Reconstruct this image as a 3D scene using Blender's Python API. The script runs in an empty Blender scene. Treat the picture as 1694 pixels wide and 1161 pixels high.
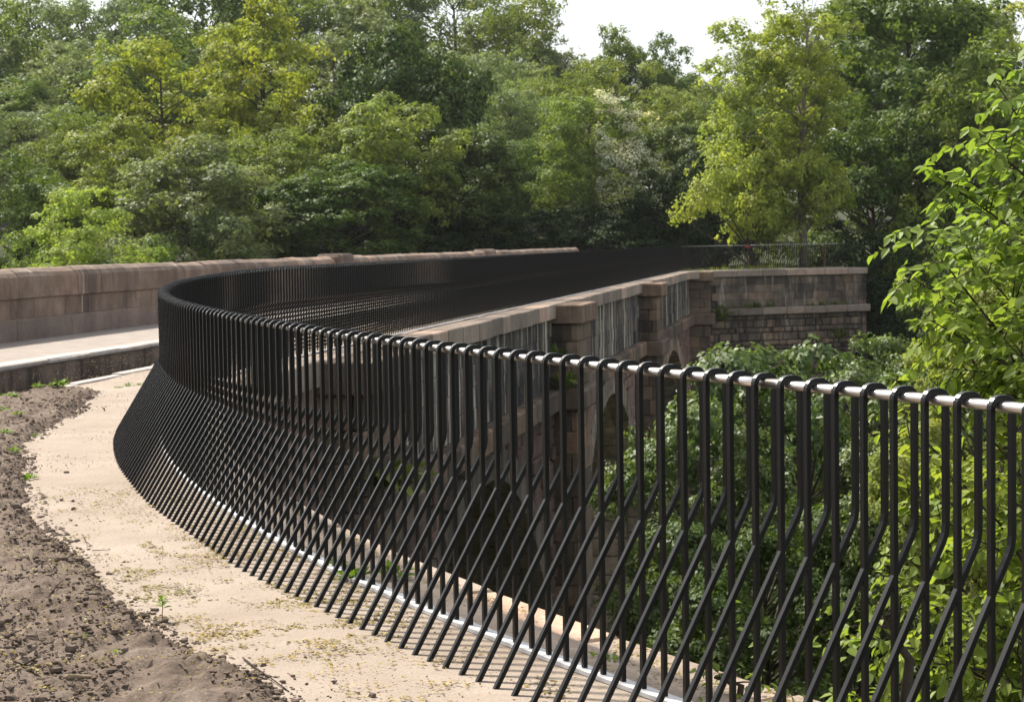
import bpy, math, random
import numpy as np
from mathutils import Vector, Matrix
R_ = math.radians

# ------------------------------------------------------------------ camera, world, sun, exposure
scn = bpy.context.scene
COL = scn.collection
FPX = 3165.1                    # focal length in pixels of a 1694 px wide frame
EYE = 1.65
PITCH, ROLL = 0.0562, -0.0159
cam = bpy.data.cameras.new('camera'); cam.lens = FPX / 1694 * 36; cam.sensor_width = 36
cam.clip_start = 0.1; cam.clip_end = 2000
cam.dof.use_dof = True; cam.dof.focus_distance = 7.8; cam.dof.aperture_fstop = 13.0
camo = bpy.data.objects.new('camera', cam); COL.objects.link(camo); scn.camera = camo
cp, sp, cr, sr = math.cos(PITCH), math.sin(PITCH), math.cos(ROLL), math.sin(ROLL)
r0, u0, f0 = Vector((1, 0, 0)), Vector((0, sp, cp)), Vector((0, cp, -sp))
rr, uu = cr*r0 + sr*u0, cr*u0 - sr*r0
M = Matrix((rr, uu, -f0)).transposed().to_4x4(); M.translation = (0, 0, EYE)
camo.matrix_world = M

SUN_DIR = Vector((-0.64, 0.77, 0)).normalized()          # towards the sun, on the ground plane
SUN_EL = R_(48)
world = bpy.data.worlds.new('World'); scn.world = world; world.use_nodes = True
wn = world.node_tree.nodes; wl = world.node_tree.links
sky = wn.new('ShaderNodeTexSky'); sky.sky_type = 'NISHITA'; sky.sun_disc = False
sky.sun_elevation = SUN_EL; sky.sun_rotation = math.atan2(SUN_DIR.x, SUN_DIR.y)
sky.air_density = 1.0; sky.dust_density = 3.0; sky.ozone_density = 1.0
wn['Background'].inputs['Strength'].default_value = 0.095
veil = wn.new('ShaderNodeMix'); veil.data_type = 'RGBA'; veil.inputs[0].default_value = 0.55    # thin even high cloud
veil.inputs[7].default_value = (7.6, 7.7, 7.9, 1); wl.new(sky.outputs['Color'], veil.inputs[6])
wl.new(veil.outputs[2], wn['Background'].inputs['Color'])
sun = bpy.data.lights.new('sun', 'SUN'); sun.energy = 5.0; sun.angle = R_(4.5); sun.color = (1.0, 0.94, 0.84)
suno = bpy.data.objects.new('sun', sun); COL.objects.link(suno)
sd = Vector((SUN_DIR.x*math.cos(SUN_EL), SUN_DIR.y*math.cos(SUN_EL), math.sin(SUN_EL)))
suno.rotation_euler = sd.to_track_quat('Z', 'Y').to_euler(); suno.location = sd * 120
vs = scn.view_settings; vs.view_transform = 'Standard'; vs.look = 'None'; vs.exposure = 1.0; vs.gamma = 1.0; vs.use_curve_mapping = False
cy = scn.cycles; cy.volume_bounces = 0; cy.max_bounces = 6; cy.diffuse_bounces = 3; cy.glossy_bounces = 2; cy.transmission_bounces = 4
cy.transparent_max_bounces = 4; cy.caustics_reflective = False; cy.caustics_refractive = False; cy.use_denoising = True

# ------------------------------------------------------------------ helpers
rng = np.random.default_rng(7); random.seed(7)

def at(px, py, D):
    """a point at distance D along the view whose place in the frame is (px, py)"""
    x, y = px - 847, py - 580.5
    xr, yr = x*cr + y*sr, -x*sr + y*cr
    d = r0*(xr/FPX) - u0*(yr/FPX) + f0
    return Vector((0, 0, EYE)) + d * (D / d.y)

def ground_at(px, py):
    z = 0.0
    for _ in range(12):
        x, y = px - 847, py - 580.5
        xr, yr = x*cr + y*sr, -x*sr + y*cr
        d = r0*(xr/FPX) - u0*(yr/FPX) + f0
        p = Vector((0, 0, EYE)) + d * ((z - EYE) / d.z)
        z = gz(p.x, p.y)
    return p

def gz(x, y):                                   # height of the near bank
    u = min(max((y - 4.0) / 20.0, 0), 1)
    return -0.037 + 0.217 * u

def tag(o, label=None, cat=None, group=None, kind=None):
    if label: o['label'] = label
    if cat: o['category'] = cat
    if group: o['group'] = group
    if kind: o['kind'] = kind
    return o

def empty(name, loc=(0, 0, 0), rz=0):
    o = bpy.data.objects.new(name, None); COL.objects.link(o); o.location = loc; o.rotation_euler = (0, 0, rz)
    o.empty_display_size = 0.1
    return o

def link(name, me, mat=None, parent=None, loc=None, rz=None):
    o = bpy.data.objects.new(name, me); COL.objects.link(o)
    if mat is not None and len(me.materials) == 0: me.materials.append(mat)
    if parent is not None: o.parent = parent
    if loc is not None: o.location = loc
    if rz is not None: o.rotation_euler = (0, 0, rz)
    return o

class MB:
    def __init__(s): s.v = []; s.f = []
    def add(s, v, f):
        n = len(s.v); s.v += [tuple(a) for a in v]; s.f += [tuple(i + n for i in q) for q in f]; return s
    def box(s, a, b, fn=None, j=0.0):
        """box from a to b, corners moved by up to j, then mapped by fn"""
        pts = []
        for z in (a[2], b[2]):
            for x, y in ((a[0], a[1]), (b[0], a[1]), (b[0], b[1]), (a[0], b[1])):
                p = (x + random.uniform(-j, j), y + random.uniform(-j, j), z + random.uniform(-j, j))
                pts.append(fn(*p) if fn else p)
        return s.add(pts, [(0, 3, 2, 1), (4, 5, 6, 7), (0, 1, 5, 4), (1, 2, 6, 5), (2, 3, 7, 6), (3, 0, 4, 7)])
    def stone(s, a, b, fn=None, ch=0.02, j=0.008):
        """block with worn chamfered edges (24 vertices) from a to b"""
        a = [a[i] + random.uniform(0, j) for i in range(3)]; b = [b[i] - random.uniform(0, j) for i in range(3)]
        ch = min(ch, min(b[i]-a[i] for i in range(3))*0.3)
        v = []; idx = {}
        for sx in (0, 1):
            for sy in (0, 1):
                for sz in (0, 1):
                    c = [(a, b)[k][i] for i, k in ((0, sx), (1, sy), (2, sz))]
                    for ax in range(3):
                        p = list(c)
                        for o in range(3):
                            if o != ax: p[o] += (ch if (sx, sy, sz)[o] == 0 else -ch) * random.uniform(0.6, 1.4)
                        idx[(sx, sy, sz, ax)] = len(v); v.append(fn(*p) if fn else tuple(p))
        f = []
        for ax in range(3):
            o1, o2 = [(1, 2), (2, 0), (0, 1)][ax]
            for sd_ in (0, 1):
                q = []
                for k1, k2 in ((0, 0), (1, 0), (1, 1), (0, 1)):
                    c = [0, 0, 0]; c[ax] = sd_; c[o1] = k1; c[o2] = k2; q.append(idx[(*c, ax)])
                f.append(q if sd_ else q[::-1])
        for ax in range(3):
            o1, o2 = [(1, 2), (2, 0), (0, 1)][ax]
            for k1 in (0, 1):
                for k2 in (0, 1):
                    c0 = [0, 0, 0]; c0[o1] = k1; c0[o2] = k2; c1 = list(c0); c1[ax] = 1
                    f.append((idx[(*c0, o1)], idx[(*c1, o1)], idx[(*c1, o2)], idx[(*c0, o2)]))
        for sx in (0, 1):
            for sy in (0, 1):
                for sz in (0, 1): f.append((idx[(sx, sy, sz, 0)], idx[(sx, sy, sz, 1)], idx[(sx, sy, sz, 2)]))
        return s.add(v, f)
    def tube(s, pts, rad, n=6, cap=True):
        pts = [Vector(p) for p in pts]; m = len(pts); base = len(s.v)
        if not hasattr(rad, '__len__'): rad = [rad]*m
        up = Vector((0.31, 0.77, 0.55)).normalized()
        for i, p in enumerate(pts):
            t = (pts[min(i+1, m-1)] - pts[max(i-1, 0)]).normalized()
            a = t.cross(up).normalized() if abs(t.dot(up)) < .98 else t.cross(Vector((1, 0, 0))).normalized(); b = t.cross(a)
            for k in range(n):
                c = 2*math.pi*k/n; s.v.append(tuple(p + (a*math.cos(c) + b*math.sin(c))*rad[i]))
        for i in range(m-1):
            for k in range(n):
                s.f.append((base+i*n+k, base+i*n+(k+1) % n, base+(i+1)*n+(k+1) % n, base+(i+1)*n+k))
        if cap:
            s.f.append(tuple(base+k for k in range(n))[::-1]); s.f.append(tuple(base+(m-1)*n+k for k in range(n)))
        return s
    def mesh(s, name, smooth=False, fix=True):
        me = bpy.data.meshes.new(name); me.from_pydata(s.v, [], s.f); me.update()
        if fix:
            import bmesh
            bm = bmesh.new(); bm.from_mesh(me); bmesh.ops.recalc_face_normals(bm, faces=bm.faces); bm.to_mesh(me); bm.free()
        if smooth: me.polygons.foreach_set('use_smooth', [True]*len(me.polygons))
        return me
    def build(s, name, mat, parent=None, smooth=False, fix=True):
        return link(name, s.mesh(name, smooth, fix), mat, parent)

def quad_mesh(name, V, k=4):
    """V: (n, k, 3) separate polygons of k corners"""
    n = V.shape[0]; me = bpy.data.meshes.new(name)
    me.vertices.add(n*k); me.vertices.foreach_set('co', V.reshape(-1).astype(np.float32))
    me.loops.add(n*k); me.loops.foreach_set('vertex_index', np.arange(n*k, dtype=np.int32))
    me.polygons.add(n); me.polygons.foreach_set('loop_start', np.arange(0, n*k, k, dtype=np.int32))
    me.polygons.foreach_set('loop_total', np.full(n, k, dtype=np.int32))
    me.update(calc_edges=True)
    return me

# ------------------------------------------------------------------ materials
def mat_base(name):
    m = bpy.data.materials.new(name); m.use_nodes = True
    nt = m.node_tree; return m, nt, nt.nodes, nt.links, nt.nodes['Principled BSDF']

def noise(nt, scale, detail=6, rough=0.6, vec=None, coords='Object', stretch=None, dist=0):
    tc = nt.nodes.new('ShaderNodeTexCoord'); src = tc.outputs[coords]
    if coords == 'Position':
        src = nt.nodes.new('ShaderNodeNewGeometry').outputs['Position']
    if stretch:
        mp = nt.nodes.new('ShaderNodeMapping'); mp.inputs['Scale'].default_value = stretch
        nt.links.new(src, mp.inputs['Vector']); src = mp.outputs['Vector']
    n = nt.nodes.new('ShaderNodeTexNoise'); n.inputs['Scale'].default_value = scale
    n.inputs['Detail'].default_value = detail; n.inputs['Roughness'].default_value = rough; n.inputs['Distortion'].default_value = dist
    nt.links.new(src, n.inputs['Vector']); return n.outputs['Fac']

def geo_noise(nt, scale, detail=6, rough=0.6, stretch=None, dist=0):
    g = nt.nodes.new('ShaderNodeNewGeometry'); src = g.outputs['Position']
    if stretch:
        mp = nt.nodes.new('ShaderNodeMapping'); mp.inputs['Scale'].default_value = stretch
        nt.links.new(src, mp.inputs['Vector']); src = mp.outputs['Vector']
    n = nt.nodes.new('ShaderNodeTexNoise'); n.inputs['Scale'].default_value = scale
    n.inputs['Detail'].default_value = detail; n.inputs['Roughness'].default_value = rough; n.inputs['Distortion'].default_value = dist
    nt.links.new(src, n.inputs['Vector']); return n.outputs['Fac']

def ramp(nt, fac, stops):
    r = nt.nodes.new('ShaderNodeValToRGB'); el = r.color_ramp.elements
    while len(el) > 1: el.remove(el[-1])
    for i, (p, c) in enumerate(stops):
        e = el[0] if i == 0 else el.new(p)
        e.position = p; e.color = (*c, 1) if len(c) == 3 else c
    nt.links.new(fac, r.inputs['Fac']); return r.outputs['Color']

def mix(nt, fac, a, b, mode='MIX'):
    m = nt.nodes.new('ShaderNodeMix'); m.data_type = 'RGBA'; m.blend_type = mode
    for sock, val in ((m.inputs['Factor'], fac), (m.inputs['A'], a), (m.inputs['B'], b)):
        pass
    def put(i, val):
        s = m.inputs[i]
        if isinstance(val, (int, float)): s.default_value = val
        elif isinstance(val, tuple): s.default_value = (*val, 1) if len(val) == 3 else val
        else: nt.links.new(val, s)
    put(0, fac); put(6, a); put(7, b)
    return m.outputs[2]

def bump(nt, bsdf, h, strength, dist):
    b = nt.nodes.new('ShaderNodeBump'); b.inputs['Strength'].default_value = strength; b.inputs['Distance'].default_value = dist
    nt.links.new(h, b.inputs['Height']); nt.links.new(b.outputs['Normal'], bsdf.inputs['Normal'])

def stone_mat(name, c_dark, c_mid, c_light, stain=(0.02, 0.018, 0.016), stain_amt=(0.5, 0.68), streak=0.5, pale=None, pale_amt=(0.62, 0.74), moss=None, tone_k=1.0, bumpd=0.03):
    m, nt, N, L, P = mat_base(name)
    oi = N.new('ShaderNodeObjectInfo')
    base = ramp(nt, geo_noise(nt, 1.7, 8, 0.65), [(0.25, c_dark), (0.5, c_mid), (0.75, c_light)])
    tone = ramp(nt, oi.outputs['Random'], [(0.0, (0.5, 0.49, 0.48)), (0.35, (0.85, 0.82, 0.79)), (0.7, (1.1, 1.05, 1.0)), (1.0, (1.5, 1.25, 1.1))])
    c = mix(nt, tone_k, base, tone, 'MULTIPLY')
    fine = ramp(nt, geo_noise(nt, 38, 4, 0.7), [(0.3, (0.72, 0.72, 0.72)), (0.7, (1.2, 1.2, 1.2))])
    c = mix(nt, 0.8, c, fine, 'MULTIPLY')
    st = ramp(nt, geo_noise(nt, 1.0, 7, 0.7, (1.5, 1.5, 0.22), 0.6), [(stain_amt[0], (0, 0, 0)), (stain_amt[1], (1, 1, 1))])
    s2 = ramp(nt, geo_noise(nt, 0.9, 4, 0.6), [(0.35, (0.2, 0.2, 0.2)), (0.6, (1, 1, 1))])
    st = mix(nt, 1.0, st, s2, 'MULTIPLY')
    sf = N.new('ShaderNodeMath'); sf.operation = 'MULTIPLY'; sf.inputs[1].default_value = streak; L.new(st, sf.inputs[0])
    c = mix(nt, sf.outputs[0], c, stain)
    if pale:
        pf = ramp(nt, geo_noise(nt, 1.0, 6, 0.7, (2.6, 2.6, 0.18), 0.4), [(pale_amt[0], (0, 0, 0)), (pale_amt[1], (0.85, 0.85, 0.85))])
        c = mix(nt, pf, c, pale)
    if moss:
        mf = ramp(nt, geo_noise(nt, 0.8, 6, 0.7), [(0.52, (0, 0, 0)), (0.66, (0.8, 0.8, 0.8))])
        c = mix(nt, mf, c, moss)
    L.new(c, P.inputs['Base Color']); P.inputs['Roughness'].default_value = 0.92; P.inputs['Specular IOR Level'].default_value = 0.2
    h = geo_noise(nt, 14, 8, 0.7)
    bump(nt, P, h, 0.8, bumpd)
    return m

def leaf_mat(name, dark, mid, light, trans=0.4, rough=0.55, hue_scale=0.5, spec=0.16):
    m, nt, N, L, P = mat_base(name)
    g = N.new('ShaderNodeNewGeometry'); oi = N.new('ShaderNodeObjectInfo')
    c = ramp(nt, g.outputs['Random Per Island'], [(0.0, dark), (0.45, mid), (1.0, light)])
    big = ramp(nt, noise(nt, hue_scale, 3, 0.5), [(0.35, (0.82, 0.90, 0.85)), (0.65, (1.16, 1.08, 0.95))])
    c = mix(nt, 1.0, c, big, 'MULTIPLY')
    tr = ramp(nt, oi.outputs['Random'], [(0.0, (0.88, 0.95, 0.95)), (0.5, (1, 1, 1)), (1.0, (1.12, 1.04, 0.9))])
    c = mix(nt, 1.0, c, tr, 'MULTIPLY')
    L.new(c, P.inputs['Base Color']); P.inputs['Roughness'].default_value = rough; P.inputs['Specular IOR Level'].default_value = spec
    T = N.new('ShaderNodeBsdfTranslucent')
    tc = mix(nt, 1.0, c, (1.12, 1.15, 0.6), 'MULTIPLY'); L.new(tc, T.inputs['Color'])
    ms = N.new('ShaderNodeMixShader'); ms.inputs['Fac'].default_value = trans
    L.new(P.outputs['BSDF'], ms.inputs[1]); L.new(T.outputs['BSDF'], ms.inputs[2])
    L.new(ms.outputs['Shader'], N['Material Output'].inputs['Surface'])
    return m

def plain(name, col, rough=0.6, metal=0.0, spec=0.5, nscale=None, namt=0.2):
    m, nt, N, L, P = mat_base(name)
    if nscale:
        f = geo_noise(nt, nscale, 5, 0.6)
        c = ramp(nt, f, [(0.3, tuple(a*(1-namt) for a in col)), (0.7, tuple(a*(1+namt) for a in col))])
        L.new(c, P.inputs['Base Color'])
        bump(nt, P, f, 0.15, 0.002)
    else: P.inputs['Base Color'].default_value = (*col, 1)
    P.inputs['Roughness'].default_value = rough; P.inputs['Metallic'].default_value = metal; P.inputs['Specular IOR Level'].default_value = spec
    return m

MT = {}
MT['paint'] = plain('black_paint', (0.0025, 0.0026, 0.0026), 0.36, 0, 0.34)
MT['steel'] = plain('brushed_steel', (0.62, 0.58, 0.54), 0.3, 1.0, 0.5, 25, 0.1)
MT['galv'] = plain('galvanised', (0.50, 0.49, 0.48), 0.65, 0.0, 0.5, 18, 0.15)
MT['parapet'] = stone_mat('parapet_stone', (0.11, 0.078, 0.06), (0.21, 0.155, 0.118), (0.31, 0.24, 0.19), (0.04, 0.032, 0.03), (0.42, 0.68), 0.8, (0.38, 0.33, 0.28), (0.59, 0.67), None, 0.55)
MT['plinth'] = stone_mat('plinth_stone', (0.13, 0.10, 0.085), (0.19, 0.15, 0.125), (0.25, 0.20, 0.165), (0.06, 0.05, 0.047), (0.5, 0.75), 0.5, None, (0, 1), None, 0.3)
MT['coping'] = stone_mat('coping_stone', (0.22, 0.175, 0.14), (0.31, 0.255, 0.21), (0.39, 0.335, 0.285), (0.04, 0.035, 0.03), (0.55, 0.75), 0.55)
MT['frieze'] = stone_mat('frieze_stone', (0.05, 0.042, 0.036), (0.10, 0.085, 0.07), (0.19, 0.155, 0.12), (0.012, 0.013, 0.016), (0.36, 0.52), 0.95, (0.50, 0.45, 0.36), (0.525, 0.60), None, 0.6)
MT['spandrel'] = stone_mat('spandrel_stone', (0.09, 0.06, 0.05), (0.19, 0.125, 0.105), (0.30, 0.215, 0.185), (0.02, 0.018, 0.018), (0.5, 0.66), 0.8, (0.42, 0.37, 0.31), (0.60, 0.70))
MT['pilaster'] = stone_mat('pilaster_stone', (0.085, 0.062, 0.046), (0.15, 0.115, 0.085), (0.22, 0.175, 0.13), (0.018, 0.016, 0.016), (0.48, 0.66), 0.75)
MT['wing'] = stone_mat('wing_stone', (0.085, 0.068, 0.052), (0.17, 0.138, 0.105), (0.30, 0.25, 0.195), (0.02, 0.02, 0.022), (0.48, 0.62), 0.85, (0.38, 0.35, 0.29), (0.58, 0.68), None, 1.0, 0.06)
MT['barrel'] = stone_mat('barrel_stone', (0.09, 0.075, 0.06), (0.2, 0.17, 0.14), (0.34, 0.30, 0.25), (0.03, 0.03, 0.025), (0.5, 0.66), 0.6, None, (0, 1), (0.03, 0.042, 0.012))
MT['mortar'] = plain('pale_mortar', (0.26, 0.215, 0.17), 0.95, 0, 0.1, 6, 0.3)
MT['core'] = plain('mortar_core', (0.05, 0.043, 0.036), 0.95, 0, 0.1, 6, 0.4)
MT['bark'] = plain('bark', (0.06, 0.048, 0.036), 0.95, 0, 0.1, 8, 0.45)
MT['bark_pale'] = plain('pale_bark', (0.17, 0.145, 0.11), 0.95, 0, 0.1, 8, 0.4)
MT['wood'] = plain('weathered_wood', (0.16, 0.105, 0.06), 0.9, 0, 0.2, 12, 0.3)
MT['twig'] = plain('dry_twig', (0.05, 0.038, 0.028), 0.95, 0, 0.1, 20, 0.3)
MT['stick'] = plain('peeled_stick', (0.26, 0.20, 0.13), 0.9, 0, 0.1, 20, 0.3)

# leaves: dark, mid, light
MT['leaf_yellow'] = leaf_mat('leaf_yellow_green', (0.165, 0.205, 0.038), (0.225, 0.27, 0.05), (0.285, 0.335, 0.075), 0.5)
MT['leaf_mid'] = leaf_mat('leaf_mid_green', (0.105, 0.148, 0.034), (0.148, 0.198, 0.046), (0.20, 0.255, 0.066), 0.48)
MT['leaf_dark'] = leaf_mat('leaf_dark_green', (0.066, 0.100, 0.023), (0.098, 0.145, 0.032), (0.142, 0.195, 0.046), 0.42)
MT['leaf_grey'] = leaf_mat('leaf_grey_green', (0.125, 0.160, 0.074), (0.172, 0.212, 0.10), (0.225, 0.265, 0.13), 0.46)
MT['leaf_olive'] = leaf_mat('leaf_olive', (0.148, 0.178, 0.042), (0.20, 0.235, 0.06), (0.26, 0.295, 0.085), 0.48)
MT['leaf_bright'] = leaf_mat('leaf_bright_green', (0.145, 0.20, 0.038), (0.205, 0.272, 0.052), (0.28, 0.345, 0.08), 0.5, 0.5)
MT['leaf_shade'] = leaf_mat('leaf_shade_dark', (0.012, 0.024, 0.007), (0.020, 0.038, 0.010), (0.034, 0.058, 0.015), 0.15, spec=0.05)  # near-black leaf colour stands in for shade under the big trees
MT['leaf_deep'] = leaf_mat('leaf_deep_green', (0.042, 0.066, 0.017), (0.066, 0.100, 0.024), (0.105, 0.15, 0.036), 0.30)
MT['leaf_fresh'] = leaf_mat('leaf_fresh_green', (0.14, 0.19, 0.05), (0.19, 0.25, 0.07), (0.245, 0.31, 0.095), 0.46)
MT['leaf_valley'] = leaf_mat('leaf_valley_green', (0.066, 0.098, 0.03), (0.102, 0.145, 0.043), (0.155, 0.205, 0.066), 0.34, 0.5, 0.5, 0.3)
MT['leaf_lime'] = leaf_mat('leaf_lime', (0.195, 0.255, 0.055), (0.26, 0.32, 0.075), (0.325, 0.385, 0.11), 0.52)
MT['leaf_weed'] = leaf_mat('leaf_weed', (0.07, 0.13, 0.02), (0.12, 0.19, 0.03), (0.18, 0.26, 0.05), 0.4)
MT['blossom'] = leaf_mat('blossom_white', (0.50, 0.52, 0.44), (0.62, 0.62, 0.54), (0.72, 0.72, 0.66), 0.3)
MT['litter'] = leaf_mat('yellow_bud_litter', (0.10, 0.075, 0.008), (0.18, 0.135, 0.012), (0.27, 0.21, 0.03), 0.15)

def gravel_mat():
    m, nt, N, L, P = mat_base('sandy_gravel')
    big = ramp(nt, geo_noise(nt, 0.55, 4, 0.55), [(0.3, (0.275, 0.224, 0.180)), (0.7, (0.325, 0.272, 0.225))])
    spk = ramp(nt, geo_noise(nt, 140, 3, 0.75), [(0.28, (0.55, 0.5, 0.46)), (0.45, (0.95, 0.95, 0.95)), (0.75, (1.12, 1.12, 1.12))])
    c = mix(nt, 0.9, big, spk, 'MULTIPLY')
    sp2 = ramp(nt, geo_noise(nt, 48, 3, 0.8), [(0.30, (0.62, 0.58, 0.54)), (0.42, (0.97, 0.96, 0.95)), (0.6, (1.0, 1.0, 1.0)), (0.72, (1.12, 1.12, 1.12))])
    c = mix(nt, 0.8, c, sp2, 'MULTIPLY')
    sp3 = ramp(nt, geo_noise(nt, 2.2, 5, 0.7), [(0.3, (0.86, 0.84, 0.82)), (0.7, (1.08, 1.08, 1.08))])
    c = mix(nt, 0.8, c, sp3, 'MULTIPLY')
    rust = ramp(nt, geo_noise(nt, 9, 6, 0.75), [(0.62, (0, 0, 0)), (0.72, (0.5, 0.5, 0.5))])
    c = mix(nt, rust, c, (0.30, 0.205, 0.12))
    L.new(c, P.inputs['Base Color']); P.inputs['Roughness'].default_value = 0.95; P.inputs['Specular IOR Level'].default_value = 0.15
    h = mix(nt, 0.5, geo_noise(nt, 110, 4, 0.75), geo_noise(nt, 12, 4, 0.6))
    bump(nt, P, h, 0.7, 0.012); return m
MT['gravel'] = gravel_mat()
def soil_mat():
    m, nt, N, L, P = mat_base('dry_soil')
    c = ramp(nt, geo_noise(nt, 3.0, 8, 0.7), [(0.28, (0.095, 0.070, 0.053)), (0.5, (0.16, 0.122, 0.095)), (0.72, (0.235, 0.187, 0.15))])
    spk = ramp(nt, geo_noise(nt, 70, 4, 0.75), [(0.3, (0.6, 0.6, 0.6)), (0.7, (1.3, 1.3, 1.3))])
    c = mix(nt, 0.8, c, spk, 'MULTIPLY')
    L.new(c, P.inputs['Base Color']); P.inputs['Roughness'].default_value = 0.97; P.inputs['Specular IOR Level'].default_value = 0.1
    bump(nt, P, geo_noise(nt, 60, 6, 0.75), 0.9, 0.015); return m
MT['soil'] = soil_mat()
MT['towpath'] = plain('towpath_grit', (0.25, 0.215, 0.187), 0.95, 0, 0.1, 3.0, 0.16)
MT['edge'] = plain('pale_edge_stone', (0.36, 0.325, 0.29), 0.9, 0, 0.2, 6.0, 0.2)
MT['canalwall'] = stone_mat('canal_wall', (0.10, 0.075, 0.06), (0.16, 0.125, 0.10), (0.22, 0.175, 0.14), (0.012, 0.012, 0.01), (0.42, 0.6), 0.9)
MT['terrain'] = plain('woodland_floor', (0.035, 0.040, 0.018), 0.95, 0, 0.1, 0.6, 0.5)
def water_mat():
    m, nt, N, L, P = mat_base('canal_water')
    P.inputs['Base Color'].default_value = (0.035, 0.027, 0.017, 1); P.inputs['Roughness'].default_value = 0.08
    bump(nt, P, geo_noise(nt, 3.0, 3, 0.5), 0.08, 0.02); return m
MT['water'] = water_mat()

# ------------------------------------------------------------------ the line of the railing
SP = 0.133                                   # spacing of the balusters
TH = [2.6225, -0.0817, 0.0409, 0.0174]
def head(i): u = i/20.0; return sum(TH[k]*u**k for k in range(4))
AX = math.atan(0.1668)
A_ = Vector((math.sin(AX), math.cos(AX))); Q_ = Vector((math.cos(AX), -math.sin(AX)))
P0 = Vector((-7.09, 0.0))
def aq(t, q, z=0.0):
    p = P0 + A_*t + Q_*q; return (p.x, p.y, z)

line = []                                    # (x, y, heading along the walk away from the camera)
x, y = 0.192, 7.351
near = [(x, y, head(0) - math.pi)]
for i in range(0, 34):
    for k in range(4):
        h = head(min(i + (k+.5)/4, 20)); x += SP/4*math.sin(h); y += SP/4*math.cos(h)
    near.append((x, y, head(min(i+1, 20)) - math.pi))
x, y = 0.192, 7.351; far = []
for i in range(0, -40, -1):
    for k in range(4):
        h = head(i - (k+.5)/4); x -= SP/4*math.sin(h); y -= SP/4*math.cos(h)
    far.append((x, y, head(i-1) - math.pi))
line = near[::-1] + far
h0 = line[-1][2]; x, y = line[-1][:2]; n_arc = 94
for k in range(n_arc):
    h = h0 + (AX - h0)*(k+.5)/n_arc; x += SP*math.sin(h); y += SP*math.cos(h)
    line.append((x, y, h0 + (AX - h0)*(k+1)/n_arc))
WINGH = math.atan2(0.914, 0.405)
while y < 89.0:
    x += SP*math.sin(AX); y += SP*math.cos(AX); line.append((x, y, AX))
RA = 5.0; na = int(RA*(WINGH-AX)/SP)
for k in range(na):
    h = AX + (WINGH-AX)*(k+.5)/na; x += SP*math.sin(h); y += SP*math.cos(h); line.append((x, y, AX + (WINGH-AX)*(k+1)/na))
for k in range(49):
    x += SP*math.sin(WINGH); y += SP*math.cos(WINGH); line.append((x, y, WINGH))
LN = np.array(line); NB = len(line)
def off(k, o):                               # o > 0 on the walkway side
    x, y, h = line[k]; return x - math.cos(h)*o, y + math.sin(h)*o
def lz(k): return gz(line[k][0], line[k][1])

# ------------------------------------------------------------------ terrain and the setting
def sst(a, b, x):
    u = np.clip((x-a)/(b-a), 0, 1); return u*u*(3-2*u)
def terr(x, y):
    x = np.asarray(x, float); y = np.asarray(y, float)
    dx, dy = x-P0.x, y-P0.y; t = dx*A_.x+dy*A_.y; q = dx*Q_.x+dy*Q_.y
    base = -4.5 - 5*sst(3, 14, q)*(1-sst(-5, 14, 10-t*0.3))
    val = -17.0
    z = base + (val-base)*sst(18, 42, t)
    rq = np.clip(q, 0, 14)
    s2 = sst(75, 97, t)*(1-sst(-2, 1, q)) + sst(90, 108, t - 0.55*rq)*sst(-2, 1, q)
    farz = -0.6 + np.clip(t-112, 0, 200)*0.05 + np.clip(-q-12, 0, 200)*0.05*sst(90, 120, t)
    z = z + (farz - z)*s2
    z = z + 0.35*np.sin(x*0.7)*np.cos(y*0.5)
    return z
def terr1(x, y): return float(terr(x, y))
def grid_mesh(name, xs, ys, zf):
    X, Y = np.meshgrid(xs, ys); Z = zf(X, Y); nx, ny = len(xs), len(ys)
    v = np.stack([X, Y, Z], -1).reshape(-1, 3)
    i = np.arange(nx*ny).reshape(ny, nx)
    f = np.stack([i[:-1, :-1], i[:-1, 1:], i[1:, 1:], i[1:, :-1]], -1).reshape(-1, 4)
    me = bpy.data.meshes.new(name)
    me.vertices.add(len(v)); me.vertices.foreach_set('co', v.reshape(-1).astype(np.float32))
    me.loops.add(f.size); me.loops.foreach_set('vertex_index', f.reshape(-1).astype(np.int32))
    me.polygons.add(len(f)); me.polygons.foreach_set('loop_start', np.arange(0, f.size, 4, dtype=np.int32)); me.polygons.foreach_set('loop_total', np.full(len(f), 4, dtype=np.int32))
    me.polygons.foreach_set('use_smooth', np.ones(len(f), bool)); me.update(calc_edges=True)
    return me
xs = np.concatenate([np.linspace(-220, -70, 20)[:-1], np.linspace(-70, 70, 90)[:-1], np.linspace(70, 220, 20)])
ys = np.concatenate([np.linspace(-60, 140, 120)[:-1], np.linspace(140, 300, 20)])
tag(link('terrain', grid_mesh('terrain', xs, ys, terr), MT['terrain']), kind='structure')

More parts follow.
